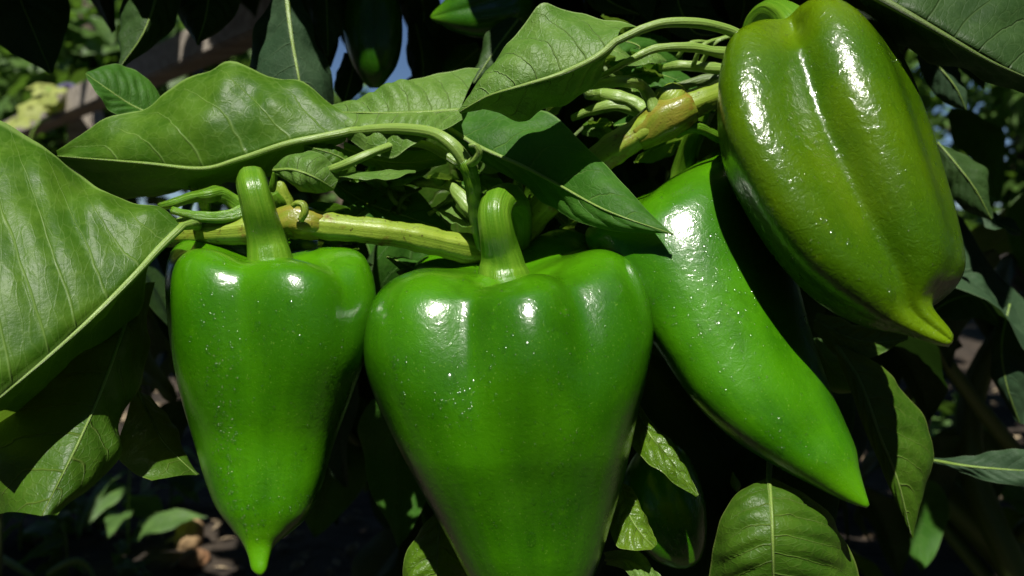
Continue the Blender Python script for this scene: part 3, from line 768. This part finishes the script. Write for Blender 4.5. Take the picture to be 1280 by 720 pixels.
leaf(B, [(1160, 395, .40), (1190, 375, .395), (1222, 372, .395), (1252, 408, .40)], [(1160, 390, .40), (1190, 350, .405), (1228, 346, .405), (1254, 404, .402)], [(1162, 400, .40), (1190, 398, .388), (1225, 398, .388), (1250, 412, .398)], 'grey_leaf', rib=1.4, seed=52, n=36)
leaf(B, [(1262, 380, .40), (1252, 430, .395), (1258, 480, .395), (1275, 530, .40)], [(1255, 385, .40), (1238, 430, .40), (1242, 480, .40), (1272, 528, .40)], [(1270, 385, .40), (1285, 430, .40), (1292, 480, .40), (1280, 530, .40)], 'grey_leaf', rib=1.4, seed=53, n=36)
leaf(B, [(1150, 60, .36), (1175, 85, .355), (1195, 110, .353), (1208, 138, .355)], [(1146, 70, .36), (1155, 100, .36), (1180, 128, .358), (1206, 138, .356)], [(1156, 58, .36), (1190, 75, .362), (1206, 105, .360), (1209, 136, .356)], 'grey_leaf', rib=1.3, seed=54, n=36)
leaf(B, [(1172, 178, .36), (1195, 205, .355), (1218, 235, .353), (1240, 275, .355)], [(1168, 184, .36), (1180, 225, .36), (1205, 262, .358), (1238, 276, .356)], [(1176, 178, .36), (1212, 195, .362), (1236, 232, .360), (1242, 272, .356)], 'shade_toned_leaf', rib=1.4, seed=55, n=36)
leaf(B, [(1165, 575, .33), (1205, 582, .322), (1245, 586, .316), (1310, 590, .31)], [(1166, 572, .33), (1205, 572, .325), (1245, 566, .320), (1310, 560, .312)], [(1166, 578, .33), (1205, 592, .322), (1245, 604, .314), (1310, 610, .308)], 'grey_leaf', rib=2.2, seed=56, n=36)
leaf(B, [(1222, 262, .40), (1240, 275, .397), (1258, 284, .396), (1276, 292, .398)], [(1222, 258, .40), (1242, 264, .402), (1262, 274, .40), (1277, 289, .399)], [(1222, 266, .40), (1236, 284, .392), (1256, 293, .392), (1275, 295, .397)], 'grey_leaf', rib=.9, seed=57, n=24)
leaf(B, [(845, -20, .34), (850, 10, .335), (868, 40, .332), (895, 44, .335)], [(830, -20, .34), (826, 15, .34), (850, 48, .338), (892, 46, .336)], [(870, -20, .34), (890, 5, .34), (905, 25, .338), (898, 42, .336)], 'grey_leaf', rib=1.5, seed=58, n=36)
r_ = np.random.default_rng(404)
for (x0, y0, x1, y1, cnt_, d0, d1) in [(400, 185, 600, 262, 17, .280, .300), (600, 190, 740, 300, 13, .298, .325), (700, 50, 890, 175, 15, .292, .320), (230, 235, 345, 290, 7, .286, .300), (410, 300, 560, 345, 8, .285, .31)]:
    for _ in range(cnt_):
        bx, by, d = r_.uniform(x0, x1), r_.uniform(y0, y1), r_.uniform(d0, d1)
        a = r_.uniform(-.7, .9) + (math.pi if r_.random() < .5 else 0); L = r_.uniform(34, 84); W = L * r_.uniform(.12, .24)
        cx_, sy_ = math.cos(a), math.sin(a); bend = r_.uniform(-.25, .35)
        md, lf_, rt_ = [], [], []
        for q_ in (0, .35, .7, 1):
            mx = bx + cx_ * L * q_; my = by + sy_ * L * q_ + bend * L * q_ * q_; dd = d - .010 * q_ + .004 * r_.normal() * q_
            ww = W * (.06, 1.0, .72, .03)[(0, .35, .7, 1).index(q_)]
            md.append((mx, my, dd)); lf_.append((mx + sy_ * ww, my - cx_ * ww, dd + .006)); rt_.append((mx - sy_ * ww, my + cx_ * ww, dd - .005))
        leaf(B, md, lf_, rt_, ('deep_leaf', 'sun_leaf', 'deep_leaf', 'pale_leaf')[r_.integers(4)], rib=1.3, n=22, m=7, relief=.0005, wave=.001, bl=r_.uniform(0, .3), br=r_.uniform(-.1, .2), seed=int(r_.integers(9999)))
for _ in range(16):
    bx, by = [(r_.uniform(430, 600), r_.uniform(200, 280)), (r_.uniform(640, 740), r_.uniform(200, 290)), (r_.uniform(720, 880), r_.uniform(70, 150))][_ % 3]
    d = r_.uniform(.278, .30); a = r_.uniform(-2.6, -.4); L = r_.uniform(40, 90)
    px_tube('stalklet', [(bx, by, d, 3.2), (bx + L * .5 * math.cos(a), by + L * .5 * math.sin(a), d - .004, 2.8), (bx + L * math.cos(a + .4), by + L * math.sin(a + .4), d + .002, 1.8)], M[('petiole', 'darkstem')[_ % 2]], B, n=14, seg=8)
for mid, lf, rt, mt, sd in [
    ([(400, -60, .37), (408, 0, .365), (410, 70, .36)], [(375, -60, .37), (380, 0, .37), (408, 68, .361)], [(432, -60, .37), (438, 10, .37), (412, 70, .361)], 'shade_toned_leaf', 61),
    ([(520, 30, .40), (528, 70, .395), (530, 120, .39)], [(510, 30, .40), (508, 75, .40), (528, 118, .391)], [(530, 28, .40), (552, 72, .40), (532, 120, .391)], 'shade_toned_leaf', 62),
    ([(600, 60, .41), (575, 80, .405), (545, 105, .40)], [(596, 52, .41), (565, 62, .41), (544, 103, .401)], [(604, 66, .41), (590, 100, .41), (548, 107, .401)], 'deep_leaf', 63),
    ([(640, -30, .38), (655, 10, .375), (655, 50, .37)], [(625, -30, .38), (636, 10, .38), (653, 50, .371)], [(655, -30, .38), (678, 10, .38), (657, 50, .371)], 'shade_toned_leaf', 64),
    ([(735, -30, .35), (760, 0, .345), (800, 18, .34)], [(725, -20, .35), (745, 14, .35), (798, 20, .341)], [(745, -40, .35), (785, -12, .35), (802, 16, .341)], 'shade_toned_leaf', 65),
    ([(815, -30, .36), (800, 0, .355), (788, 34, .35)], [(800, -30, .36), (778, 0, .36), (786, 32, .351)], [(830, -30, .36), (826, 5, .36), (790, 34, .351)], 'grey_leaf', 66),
    ([(925, -30, .36), (930, 5, .355), (925, 30, .35)], [(910, -30, .36), (906, 8, .36), (923, 30, .351)], [(940, -30, .36), (950, 6, .36), (927, 30, .351)], 'shade_toned_leaf', 67),
    ([(0, -60, .36), (30, 10, .355), (64, 92, .35)], [(-50, -50, .36), (-20, 40, .36), (62, 91, .351)], [(60, -60, .36), (88, 15, .36), (66, 91, .351)], 'shade_toned_leaf', 68),
    ([(470, -20, .40), (478, 30, .395), (482, 85, .39)], [(455, -20, .40), (462, 30, .40), (480, 85, .391)], [(486, -20, .40), (496, 30, .40), (484, 86, .391)], 'shade_toned_leaf', 70),
    ([(385, -10, .39), (398, 40, .385), (412, 84, .38)], [(370, -10, .39), (378, 45, .39), (410, 84, .381)], [(400, -10, .39), (424, 40, .39), (414, 85, .381)], 'shade_toned_leaf', 71),
    ([(520, -40, .41), (530, 20, .405), (524, 90, .40)], [(505, -40, .41), (511, 20, .41), (522, 90, .401)], [(535, -40, .41), (552, 20, .41), (527, 91, .401)], 'shade_toned_leaf', 72),
    ([(648, 24, .335), (622, 58, .33), (592, 104, .325)], [(640, 20, .335), (604, 50, .335), (590, 102, .326)], [(654, 28, .335), (640, 72, .335), (595, 106, .326)], 'shade_toned_leaf', 73),
    ([(445, 70, .385), (438, 100, .38), (430, 130, .375)], [(430, 66, .385), (418, 105, .385), (428, 130, .376)], [(460, 72, .385), (456, 105, .385), (433, 131, .376)], 'shade_toned_leaf', 69)]:
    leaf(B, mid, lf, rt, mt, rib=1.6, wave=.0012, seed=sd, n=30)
px_tube('stem', [(1120, 560, .62, 18), (1165, 605, .612, 21), (1215, 650, .60, 23), (1265, 700, .59, 25), (1330, 780, .585, 27)], M['darkstem'], B, n=30, seg=16, ribs=5, rib_amp=.04)

# ------------------------------------------------------------------ plants behind, in the shade
def leaf_template(n, m, L, W, curl, fold, seed):
    r_ = np.random.default_rng(seed); ph = r_.uniform(0, 6.28, 3)
    V = []; U = []
    for i in range(n):
        u = i / (n - 1)
        wd = W * (math.sin(math.pi * min(1, u ** .8)) ** .8) * (1 - .25 * u) + 1e-5
        x = L * u * (1 - .12 * curl * u); z = -curl * L * .45 * u * u
        for j in range(2 * m - 1):
            v = (j - m + 1) / (m - 1)
            zz = z + fold * abs(v) * wd * (1 - .5 * abs(v)) + .003 * v * v * math.sin(u * 14 + ph[0] + v)
            fr = abs((((u - .26 * abs(v) ** 1.35) * 7) % 1) - .5)
            zz += .0014 * min(1, fr * 3) * math.sin(math.pi * min(1, abs(v))) * math.sin(math.pi * u)
            V.append((x, v * wd, zz)); U.append((u, v * .5 + .5))
    return np.array(V), grid_faces(n, 2 * m - 1), U

LT = []
for i, (L, W, cu, fo, mt) in enumerate([(.115, .033, .7, .5, 'shade_toned_leaf'), (.10, .030, 1.1, .3, 'shade_toned_leaf'), (.13, .036, .4, .7, 'grey_leaf'), (.09, .028, .9, .4, 'deep_leaf'), (.105, .032, .6, .45, 'olive_leaf')]):
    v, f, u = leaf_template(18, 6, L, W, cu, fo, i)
    me = bpy.data.meshes.new('leaf')
    me.from_pydata(v.tolist(), [], f)
    l = me.uv_layers.new(name="UVMap")
    vi = np.zeros(len(me.loops), dtype=np.int32); me.loops.foreach_get("vertex_index", vi)
    l.data.foreach_set("uv", np.asarray(u)[vi].ravel())
    me.polygons.foreach_set("use_smooth", np.ones(len(me.polygons), dtype=bool))
    me.materials.append(M[mt]); me.update()
    LT.append((me, v, f, u))

def rand_rot(r_, droop=(20, 80)):
    az = r_.uniform(0, 2 * math.pi); dr = math.radians(r_.uniform(*droop)); roll = r_.uniform(-.7, .7)
    return Matrix.Rotation(az, 3, 'Z') @ Matrix.Rotation(dr, 3, 'Y') @ Matrix.Rotation(roll, 3, 'X')

def back_leaf(plant, pos, R, k, s):
    o = bpy.data.objects.new('leaf', LT[k][0]); COL.objects.link(o)
    o.parent = plant
    o.location = Vector(pos) - parent_loc(plant)
    o.rotation_euler = R.to_euler(); o.scale = (s, s, s)
    return o

backs = [((-.37, .52), 'shaded pepper plant behind the left pepper and the drooping long leaf', -1),
         ((.02, .56), 'shaded pepper plant behind the centre pepper, dark leaves under a dark hanging pepper', 0),
         ((.36, .56), 'shaded pepper plant behind the olive green pepper, dusky grey green leaves', 1)]
BP = []
for (x, y), lab, k in backs:
    t = empty('pepper_plant', (x, y, 0), lab, 'plant', 'pepper plants in the bed')
    BP.append(t)
    r_ = np.random.default_rng(100 + k)
    pts = [(x + .03 * math.sin(i * .9 + k), y + .02 * math.cos(i * 1.3), .06 * i - .02) for i in range(15)]
    v, f, u = tube_geo(catmull(pts, 60), np.linspace(.011, .004, 60), 12, ribs=5, rib_amp=.05)
    mesh('stem', v, f, M['darkstem'], t, u)
    for b in range(5):
        z0 = .06 + .055 * b; a = r_.uniform(0, 6.28)
        q = [(x, y, z0), (x + .08 * math.cos(a), y + .05 * math.sin(a), z0 + .07), (x + .17 * math.cos(a), y + .10 * math.sin(a), z0 + .16)]
        v, f, u = tube_geo(catmull(q, 20), np.linspace(.006, .003, 20), 8)
        mesh('branch', v, f, M['darkstem'], t, u)
r_ = np.random.default_rng(5)
SKY_HOLES = [(40, 105, 45), (100, 30, 60), (60, 135, 50), (130, 130, 45), (220, 90, 60), (290, 45, 34), (415, 85, 24), (497, 85, 14), (507, 15, 14), (700, 4, 20), (900, 8, 16)]
LOW_HOLES = [(120, 640, 62), (50, 690, 62), (225, 655, 48), (30, 640, 50), (170, 700, 50)]
cnt = 0; tries = 0
while cnt < 270 and tries < 4000:
    tries += 1
    px = r_.uniform(-60, 1340); py = r_.uniform(-60, 760); d = r_.uniform(.36, .72)
    w_ = P(px, py, d) - G(240, 690); t_ = np.dot(w_, np.array(TO_SUN))   # keep the sun on the stones
    if np.linalg.norm(w_ - t_ * np.array(TO_SUN)) < .13: continue
    if cnt > 215: px = r_.uniform(360, 960); py = r_.uniform(-70, 110); d = r_.uniform(.42, .75)
    if px > 1080 and d < .44 or px > 1000 and py > 380 and d < .52: continue
    if py > 500 and px < 330 and True: continue
    if px > 1090 and r_.random() < .55: continue
    pos = P(px, py, d)
    if pos[2] < .05: continue
    t = BP[int(np.argmin([abs(pos[0] - b[0][0]) for b in backs]))]
    k = int(r_.choice([0, 1, 2, 3, 0, 1, 4])); R = rand_rot(r_); sc = r_.uniform(.7, 1.15)
    if py > 420 and px < 420:
        w_ = (np.asarray(LT[k][1])[::7] * sc) @ np.array(R).T + pos - CAM
        dd = w_ @ FWD; wx = 640 + (w_ @ RIGHT) / dd * F; wy = 360 - (w_ @ UP) / dd * F
        if any((np.hypot(wx - hx, wy - hy) < hr).any() for hx, hy, hr in LOW_HOLES): continue
    if py < 260:                                   # gaps between the upper leaves, where sky and far trees show
        w_ = (np.asarray(LT[k][1])[::7] * sc) @ np.array(R).T + pos - CAM
        dd = w_ @ FWD; wx = 640 + (w_ @ RIGHT) / dd * F; wy = 360 - (w_ @ UP) / dd * F
        if d < .56 and any((np.hypot(wx - hx, wy - hy) < 44).any() for hx, hy in ((570, 22), (610, 10), (465, 20), (465, 70))): continue
        if any((np.hypot(wx - hx, wy - hy) < hr).any() for hx, hy, hr in SKY_HOLES): continue
    back_leaf(t, pos, R, k, sc)
    cnt += 1
# leaves of the tops of these plants, out of view above, massed to shade the background
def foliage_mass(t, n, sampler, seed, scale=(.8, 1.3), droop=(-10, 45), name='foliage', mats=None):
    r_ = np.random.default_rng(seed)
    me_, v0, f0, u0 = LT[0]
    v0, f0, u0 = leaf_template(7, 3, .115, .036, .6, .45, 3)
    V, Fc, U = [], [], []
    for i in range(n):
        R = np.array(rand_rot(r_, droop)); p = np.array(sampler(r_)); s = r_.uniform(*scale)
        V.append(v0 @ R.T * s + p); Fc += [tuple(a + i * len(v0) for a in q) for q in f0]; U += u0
    return mesh(name, np.vstack(V), Fc, mats or M['shade_toned_leaf'], t, U, kind='stuff')
GAPS = [G(232, 686)]
for i, t in enumerate(BP):
    x0 = -.75 + i * .5
    def smp(r_, x0=x0):
        y = .34 + (1.8 if x0 > .2 else 1.2) * r_.random() ** 1.3
        zt = CAM[2] + y * math.tan(math.radians(21.5) - PITCH)
        q = np.array([r_.uniform(x0, x0 + (1.0 if x0 > .2 else .55)), y, zt + .04 + .36 * r_.random()])
        for g in GAPS:                             # gaps in the plant tops where the sun comes down onto the weeds
            w_ = q - g; w_ = w_ - np.array(TO_SUN) * np.dot(w_, np.array(TO_SUN))
            if np.linalg.norm(w_) < .13: return (q[0] + .2 * r_.normal(), 1.2 + .3 * r_.random(), zt + .4 + .3 * r_.random())
        return q
    foliage_mass(t, 110, lambda r_: (r_.uniform((-.55, -.2, .12)[i], (-.2, .14, .5)[i]), r_.uniform(.345, .47), r_.uniform(.56, .70)), 777 + i)  # extra leaves above the view, added to keep sun off the leaves behind
    foliage_mass(t, 1100 if i == 2 else 650, smp, 300 + i)

# ------------------------------------------------------------------ ground and what lies on it
gm = mat_plain('soil', (.020, .014, .009), (.055, .040, .026), 14, .95, .8, .03)
n = 120
xs = np.concatenate([[-60, -20, -8], np.linspace(-3, 3, n), [8, 20, 60]]); ys = np.concatenate([[-40, -10, -3], np.linspace(-.5, 6, n), [12, 30, 120]])
V = []
for y in ys:
    for x in xs:
        h = ground_h(x, y)
        V.append((x, y, h))
mesh('ground', V, grid_faces(len(ys), len(xs)), gm, None, kind='structure')

# dry litter and soil crumbs
lm = mat_plain('dry_litter', (.14, .10, .06), (.34, .27, .17), 30, .9, .3, .002)
r_ = np.random.default_rng(77)
V, Fc = [], []
for i in range(2600):
    x = r_.uniform(-1.1, 1.3); y = r_.uniform(.5, 2.2)
    z = ground_h(x, y) + .004
    a = r_.uniform(0, 6.28); L = r_.uniform(.006, .035); W = L * r_.uniform(.12, .6); t_ = r_.uniform(-.4, .6)
    c, s = math.cos(a), math.sin(a)
    o = len(V)
    for (u, v, hh) in ((-1, 0, 0), (0, -1, .3), (1, 0, 0), (0, 1, .3), (0, 0, .8)):
        V.append((x + (u * L * c - v * W * s) / 2, y + (u * L * s + v * W * c) / 2, z + hh * W * .5 + u * t_ * L * .3))
    Fc += [(o, o + 1, o + 4), (o + 1, o + 2, o + 4), (o + 2, o + 3, o + 4), (o + 3, o, o + 4)]
tag(mesh('leaf_litter', V, Fc, lm, None, smooth=False, kind='stuff'), 'dry straw and leaf litter lying on the soil', 'litter')

# ochre stone
def stone(px, py, d, rx, ry, rz, label, seed, mat):
    bm = bmesh.new(); bmesh.ops.create_icosphere(bm, subdivisions=4, radius=1)
    c = G(px, py, rz * .55)
    for v in bm.verts:
        q = v.co.copy()
        k = 1 + .22 * mnoise.noise(q * 1.3 + Vector((seed, 0, 0))) + .08 * mnoise.noise(q * 3.5 + Vector((seed, 4, 0)))
        v.co = Vector((q.x * rx, q.y * ry, q.z * rz)) * k
    V = np.array([v.co for v in bm.verts]) + c; Fc = [[v.index for v in f.verts] for f in bm.faces]; bm.free()
    tag(mesh('stone', V, Fc, mat, None), label, 'stone', 'stones on the soil')
sm = mat_plain('ochre_stone', (.30, .19, .09), (.48, .33, .17), 40, .9, .6, .004)
stone(236, 686, .80, .017, .016, .024, 'ochre stone standing among weeds below the left pepper', 1, sm)
stone(243, 706, .79, .016, .015, .011, 'flat rusty stone just below the ochre stone', 5, mat_plain('rusty_stone', (.26, .13, .06), (.42, .25, .13), 40, .9, .6, .004))

# weeds
wm = mat_leaf('weed_leaf', (.06, .13, .03), (.10, .20, .04), (.2, .3, .1), .25, (.2, .4, .04), rough=.5, veinf=.2)
def weed(px, py, d, n, size, label, seed):
    r_ = np.random.default_rng(seed)
    base = G(px, py)
    t = empty('weed', base, label, 'weed', 'weeds on the soil')
    v, f, u = tube_geo(catmull([base - [0, 0, .06], base + [.004, 0, size * .5], base + [.012 * r_.normal(), .01, size]], 16), np.linspace(.0025, .001, 16), 7)
    mesh('stem', v, f, M['petiole'], t, u)
    v0, f0, u0 = leaf_template(10, 4, size * .8, size * .16, .8, .4, seed)
    me = None
    for i in range(n):
        R = rand_rot(r_, (-50, 50))
        o = bpy.data.objects.new('leaf', None) if me is None and False else None
        if me is None:
            me = bpy.data.meshes.new('leaf'); me.from_pydata(v0.tolist(), [], f0)
            l = me.uv_layers.new(name="UVMap"); vi = np.zeros(len(me.loops), dtype=np.int32); me.loops.foreach_get("vertex_index", vi)
            l.data.foreach_set("uv", np.asarray(u0)[vi].ravel()); me.materials.append(wm)
            me.polygons.foreach_set("use_smooth", np.ones(len(me.polygons), dtype=bool)); me.update()
        o = bpy.data.objects.new('leaf', me); COL.objects.link(o); o.parent = t
        o.location = Vector((r_.normal() * .003, r_.normal() * .003, size * (.15 + .85 * i / n)))
        o.rotation_euler = R.to_euler(); s = r_.uniform(.7, 1.2); o.scale = (s, s, s)
weed(158, 690, 1, 6, .12, 'upright weed with a pale stem beside the ochre stone', 1)
weed(212, 636, 1, 9, .10, 'leafy weed standing behind the ochre stone', 2)
weed(25, 690, 1, 9, .08, 'small weed at the lower left under the shaded leaf', 3)
weed(80, 725, 1, 10, .07, 'sprawling weed at the bottom left corner', 4)
weed(150, 735, 1, 8, .05, 'low weed left of the rusty stone', 5)
weed(60, 668, 1, 9, .09, 'bushy weed under the sunlit end of the folded olive leaf', 15)
weed(120, 660, 1, 9, .08, 'broad weed half hidden behind the upright weed', 16)
weed(290, 640, 1, 8, .07, 'weed seen just left of the tip of the narrow pepper', 17)
weed(1190, 560, 1, 8, .12, 'dusky weed right of the drooping olive leaf', 6)
weed(1240, 680, 1, 8, .09, 'dusky weed in the lower right corner', 7)
px_tube('twig', [(-8, 690, .88, 3.5), (20, 708, .86, 4), (42, 722, .85, 3)], M['petiole'], None, n=14)
o = bpy.data.objects['twig']; tag(o, 'bent pale twig in the bottom left corner', 'twig', 'twigs on the soil')
px_tube('twig', [(60, 718, .86, 4), (85, 704, .86, 4.5), (100, 702, .86, 4), (112, 712, .86, 3), (118, 726, .85, 2)], M['petiole'], None, n=20)
o = bpy.data.objects['twig.001']; tag(o, 'arched pale twig above the bottom edge at left', 'twig', 'twigs on the soil')
px_tube('twig', [(1140, 485, .50, 1.5), (1155, 490, .5, 1.5), (1165, 505, .5, 1.4), (1163, 525, .5, 1.2), (1157, 545, .5, 1)], mat_plain('dry_tendril', (.4, .35, .28), (.5, .45, .36), 200), None, n=24)
o = bpy.data.objects['twig.002']; tag(o, 'thin curled dry tendril right of the drooping olive leaf', 'twig', 'twigs on the soil')

# ------------------------------------------------------------------ fence rail, post, far plants and trees
wood = mat_plain('weathered_wood', (.24, .21, .17), (.42, .37, .30), 6, .85, .5, .004, (2, 14, 14))
def boxbeam(a, b, hw, hh, bev=.004):
    a, b = Vector(a), Vector(b)
    bm = bmesh.new(); bmesh.ops.create_cube(bm, size=1)
    L = (b - a).length
    for v in bm.verts: v.co = Vector((v.co.x * L, v.co.y * hw * 2, v.co.z * hh * 2))
    bmesh.ops.bevel(bm, geom=bm.edges[:], offset=bev, segments=2, affect='EDGES')
    q = (b - a).to_track_quat('X', 'Z')
    V = [np.array(q @ v.co + (a + b) / 2) for v in bm.verts]; Fc = [[v.index for v in f.verts] for f in bm.faces]; bm.free()
    return V, Fc
p1 = P(300, 36, 1.16); p2 = P(30, 158, 2.10)
dirn = (p1 - p2) / np.linalg.norm(p1 - p2)
fr = empty('fence', (p2 + p1) / 2 * np.array([1, 1, 0]), 'weathered wooden fence rail slanting across the upper left', 'fence')
v, f = boxbeam(p2 - dirn * .5, p1 + dirn * .6, .022, .026); mesh('rail', v, f, wood, fr, smooth=False)
pp = p2 + dirn * .35
v, f = boxbeam((pp[0] + .03, pp[1] + .05, -.05), (pp[0] + .03, pp[1] + .05, pp[2] + .01), .03, .03); mesh('post', v, f, wood, fr, smooth=False)
blue = mat_plain('blue_paint', (.05, .20, .36), (.08, .27, .44), 20, .5, .2, .001)
q = P(247, 60, 1.42)
v, f, u = tube_geo([(q[0], q[1], z) for z in np.linspace(-.05, q[2] + .03, 12)], np.full(12, .0075), 14)
tag(mesh('stake', v, f, blue, None, u), 'thin blue plant stake standing under the wooden rail', 'stake')
q = P(86, 128, 1.80)
strap = mat_plain('purple_cord', (.06, .05, .12), (.10, .09, .20), 60, .7)
V, Fc, _ = tube_geo([q + np.array([.032 * math.sin(a) * .9, -.03 + .03 * math.cos(a), .038 * math.cos(a)]) for a in np.linspace(0, 6.283, 30)], np.full(30, .006), 8)
tag(mesh('cord', V, Fc, strap, None), 'dark violet cord tied round the wooden rail', 'cord')

# squash vine with yellow-green leaves over the rail
sq = empty('squash_plant', P(55, 150, 1.75) * np.array([1, 1, 0]), 'squash vine with rounded yellow green leaves lit beside the rail', 'plant')
v, f, u = tube_geo(catmull([P(20, 700, 1.8) * np.array([1, 1, 0]), P(25, 300, 1.8), P(40, 170, 1.76), P(70, 140, 1.74), P(60, 110, 1.74)], 40), np.full(40, .004), 8)
mesh('stem', v, f, M['petiole'], sq, u)
def round_leaf(c, r, nrm, seed):
    r_ = np.random.default_rng(seed)
    nrm = Vector(nrm).normalized(); qd = nrm.to_track_quat('Z', 'Y'); a0 = r_.uniform(0, 6.28)
    V = [c]; U = [(.05, .5)]; Fc = []
    K = 40
    for i in range(1, 7):
        for j in range(K):
            a = 2 * math.pi * j / K
            rr = r * i / 6 * (1 + .16 * math.cos(5 * a) * (i / 6) - .35 * math.exp(-((a - math.pi) / .25) ** 2) * (i / 6))
            V.append(c + np.array(qd @ Vector((math.cos(a + a0) * rr, math.sin(a + a0) * rr, -.25 * rr * rr / r + .05 * r * math.sin(5 * a) * (i / 6) ** 2))))
            U.append((.1 + i / 7, .5 + .48 * math.sin(a) * i / 6))
    for j in range(K): Fc.append((0, 1 + j, 1 + (j + 1) % K))
    Fc += grid_faces(6, K, True, 1)
    mesh('leaf', V, Fc, M['yellow_leaf'], sq, U)
for i, (px, py, r, nn) in enumerate([(38, 134, .030, (.1, -.8, .6)), (60, 118, .032, (-.3, -.7, .6)), (68, 132, .022, (.3, -.8, .5)), (52, 108, .028, (.2, -.6, .8)), (20, 150, .03, (0, -.6, .8))]):
    round_leaf(P(px, py, 1.70 + .02 * i), r, nn, i)

# trees beyond: trunk, limbs and a crown of many leaves
def tree(x, y, h, cr, label, seed, nleaf=1800, mat=None, low=.25):
    r_ = np.random.default_rng(seed)
    t = empty('tree', (x, y, 0), label, 'tree', 'trees beyond the fence')
    bk = M_bark
    v, f, u = tube_geo(catmull([(x, y, -.1), (x + .05, y, h * .35), (x - .05, y + .05, h * .8)], 24), np.linspace(.09, .03, 24), 10, wob=.1)
    mesh('trunk', v, f, bk, t, u)
    cl = []
    for i in range(9):
        a = r_.uniform(0, 6.28); rr = cr * r_.uniform(.4, .9); z = h * r_.uniform(low, .95)
        e = np.array([x + rr * math.cos(a), y + rr * math.sin(a), z]); cl.append(e)
        v, f, u = tube_geo(catmull([(x, y, z * .6), tuple((e + np.array([x, y, z * .6])) / 2 + [0, 0, .1]), tuple(e)], 12), np.linspace(.04, .012, 12), 7)
        mesh('limb', v, f, bk, t, u)
    def smp(r_):
        c = cl[r_.integers(len(cl))]
        q = r_.normal(size=3); q = q / np.linalg.norm(q) * r_.random() ** .4 * cr * .52
        return c + q * np.array([1, 1, .8])
    foliage_mass(t, nleaf, smp, seed + 9, (.7, 1.6), (-30, 60), 'crown', mat)
M_bark = mat_plain('bark', (.06, .045, .03), (.13, .10, .07), 20, .9, .8, .01, (1, 1, .3))
tl = mat_leaf('tree_leaf', (.05, .11, .02), (.09, .17, .03), (.14, .22, .05), .3, (.16, .32, .03), rough=.45, veinf=.1)
tree(-1.75, 3.4, 1.75, .72, 'broad bushy tree with sunlit leaves beyond the fence at the upper left', 1, 2600, tl, .2)
tree(-.95, 4.4, 1.3, .65, 'rounded bush showing pale green between the hanging leaves', 2, 2200, tl, .15)
tree(.2, 5.0, 1.3, .75, 'low tree behind the centre pepper plant', 3, 2200, tl, .15)
tree(1.5, 4.2, 1.5, .75, 'leafy tree behind the upright plants at right', 4, 2200, tl, .15)
tree(2.9, 4.6, 1.8, .85, 'tall bushy tree beyond the plants at far right', 6, 2200, tl, .15)
tree(-3.4, 4.8, 2.1, .85, 'tall tree at the far left beyond the fence', 7, 2200, tl, .15)

# leafy screen behind the viewer, unseen, added to cut the sky light
hg = empty('shade_hedge', (0, -1.9, 0), 'unseen leafy screen added round behind the viewer to hold off sky light', 'shade_hedge')
HC = [(-1.9, 1.0, 0), (-2.0, -.4, 0), (-1.5, -1.6, 0), (0, -1.95, 0), (1.5, -1.6, 0), (2.0, -.4, 0), (2.0, 1.2, 0), (2.3, 2.6, 0)]
hc = catmull(HC, 200)
v, f, u = tube_geo(catmull([tuple(q[:2]) + (.5,) for q in HC], 60), np.full(60, .03), 8)
mesh('stem', v, f, M_bark, hg, u)
def shade_hedge_pt(r_):
    q = hc[r_.integers(200)]
    return (q[0] + r_.normal() * .16, q[1] + r_.normal() * .16, 2.75 * r_.random())
foliage_mass(hg, 7500, shade_hedge_pt, 900, (1.4, 2.2), (-10, 70), 'foliage', M['shade_toned_leaf'])
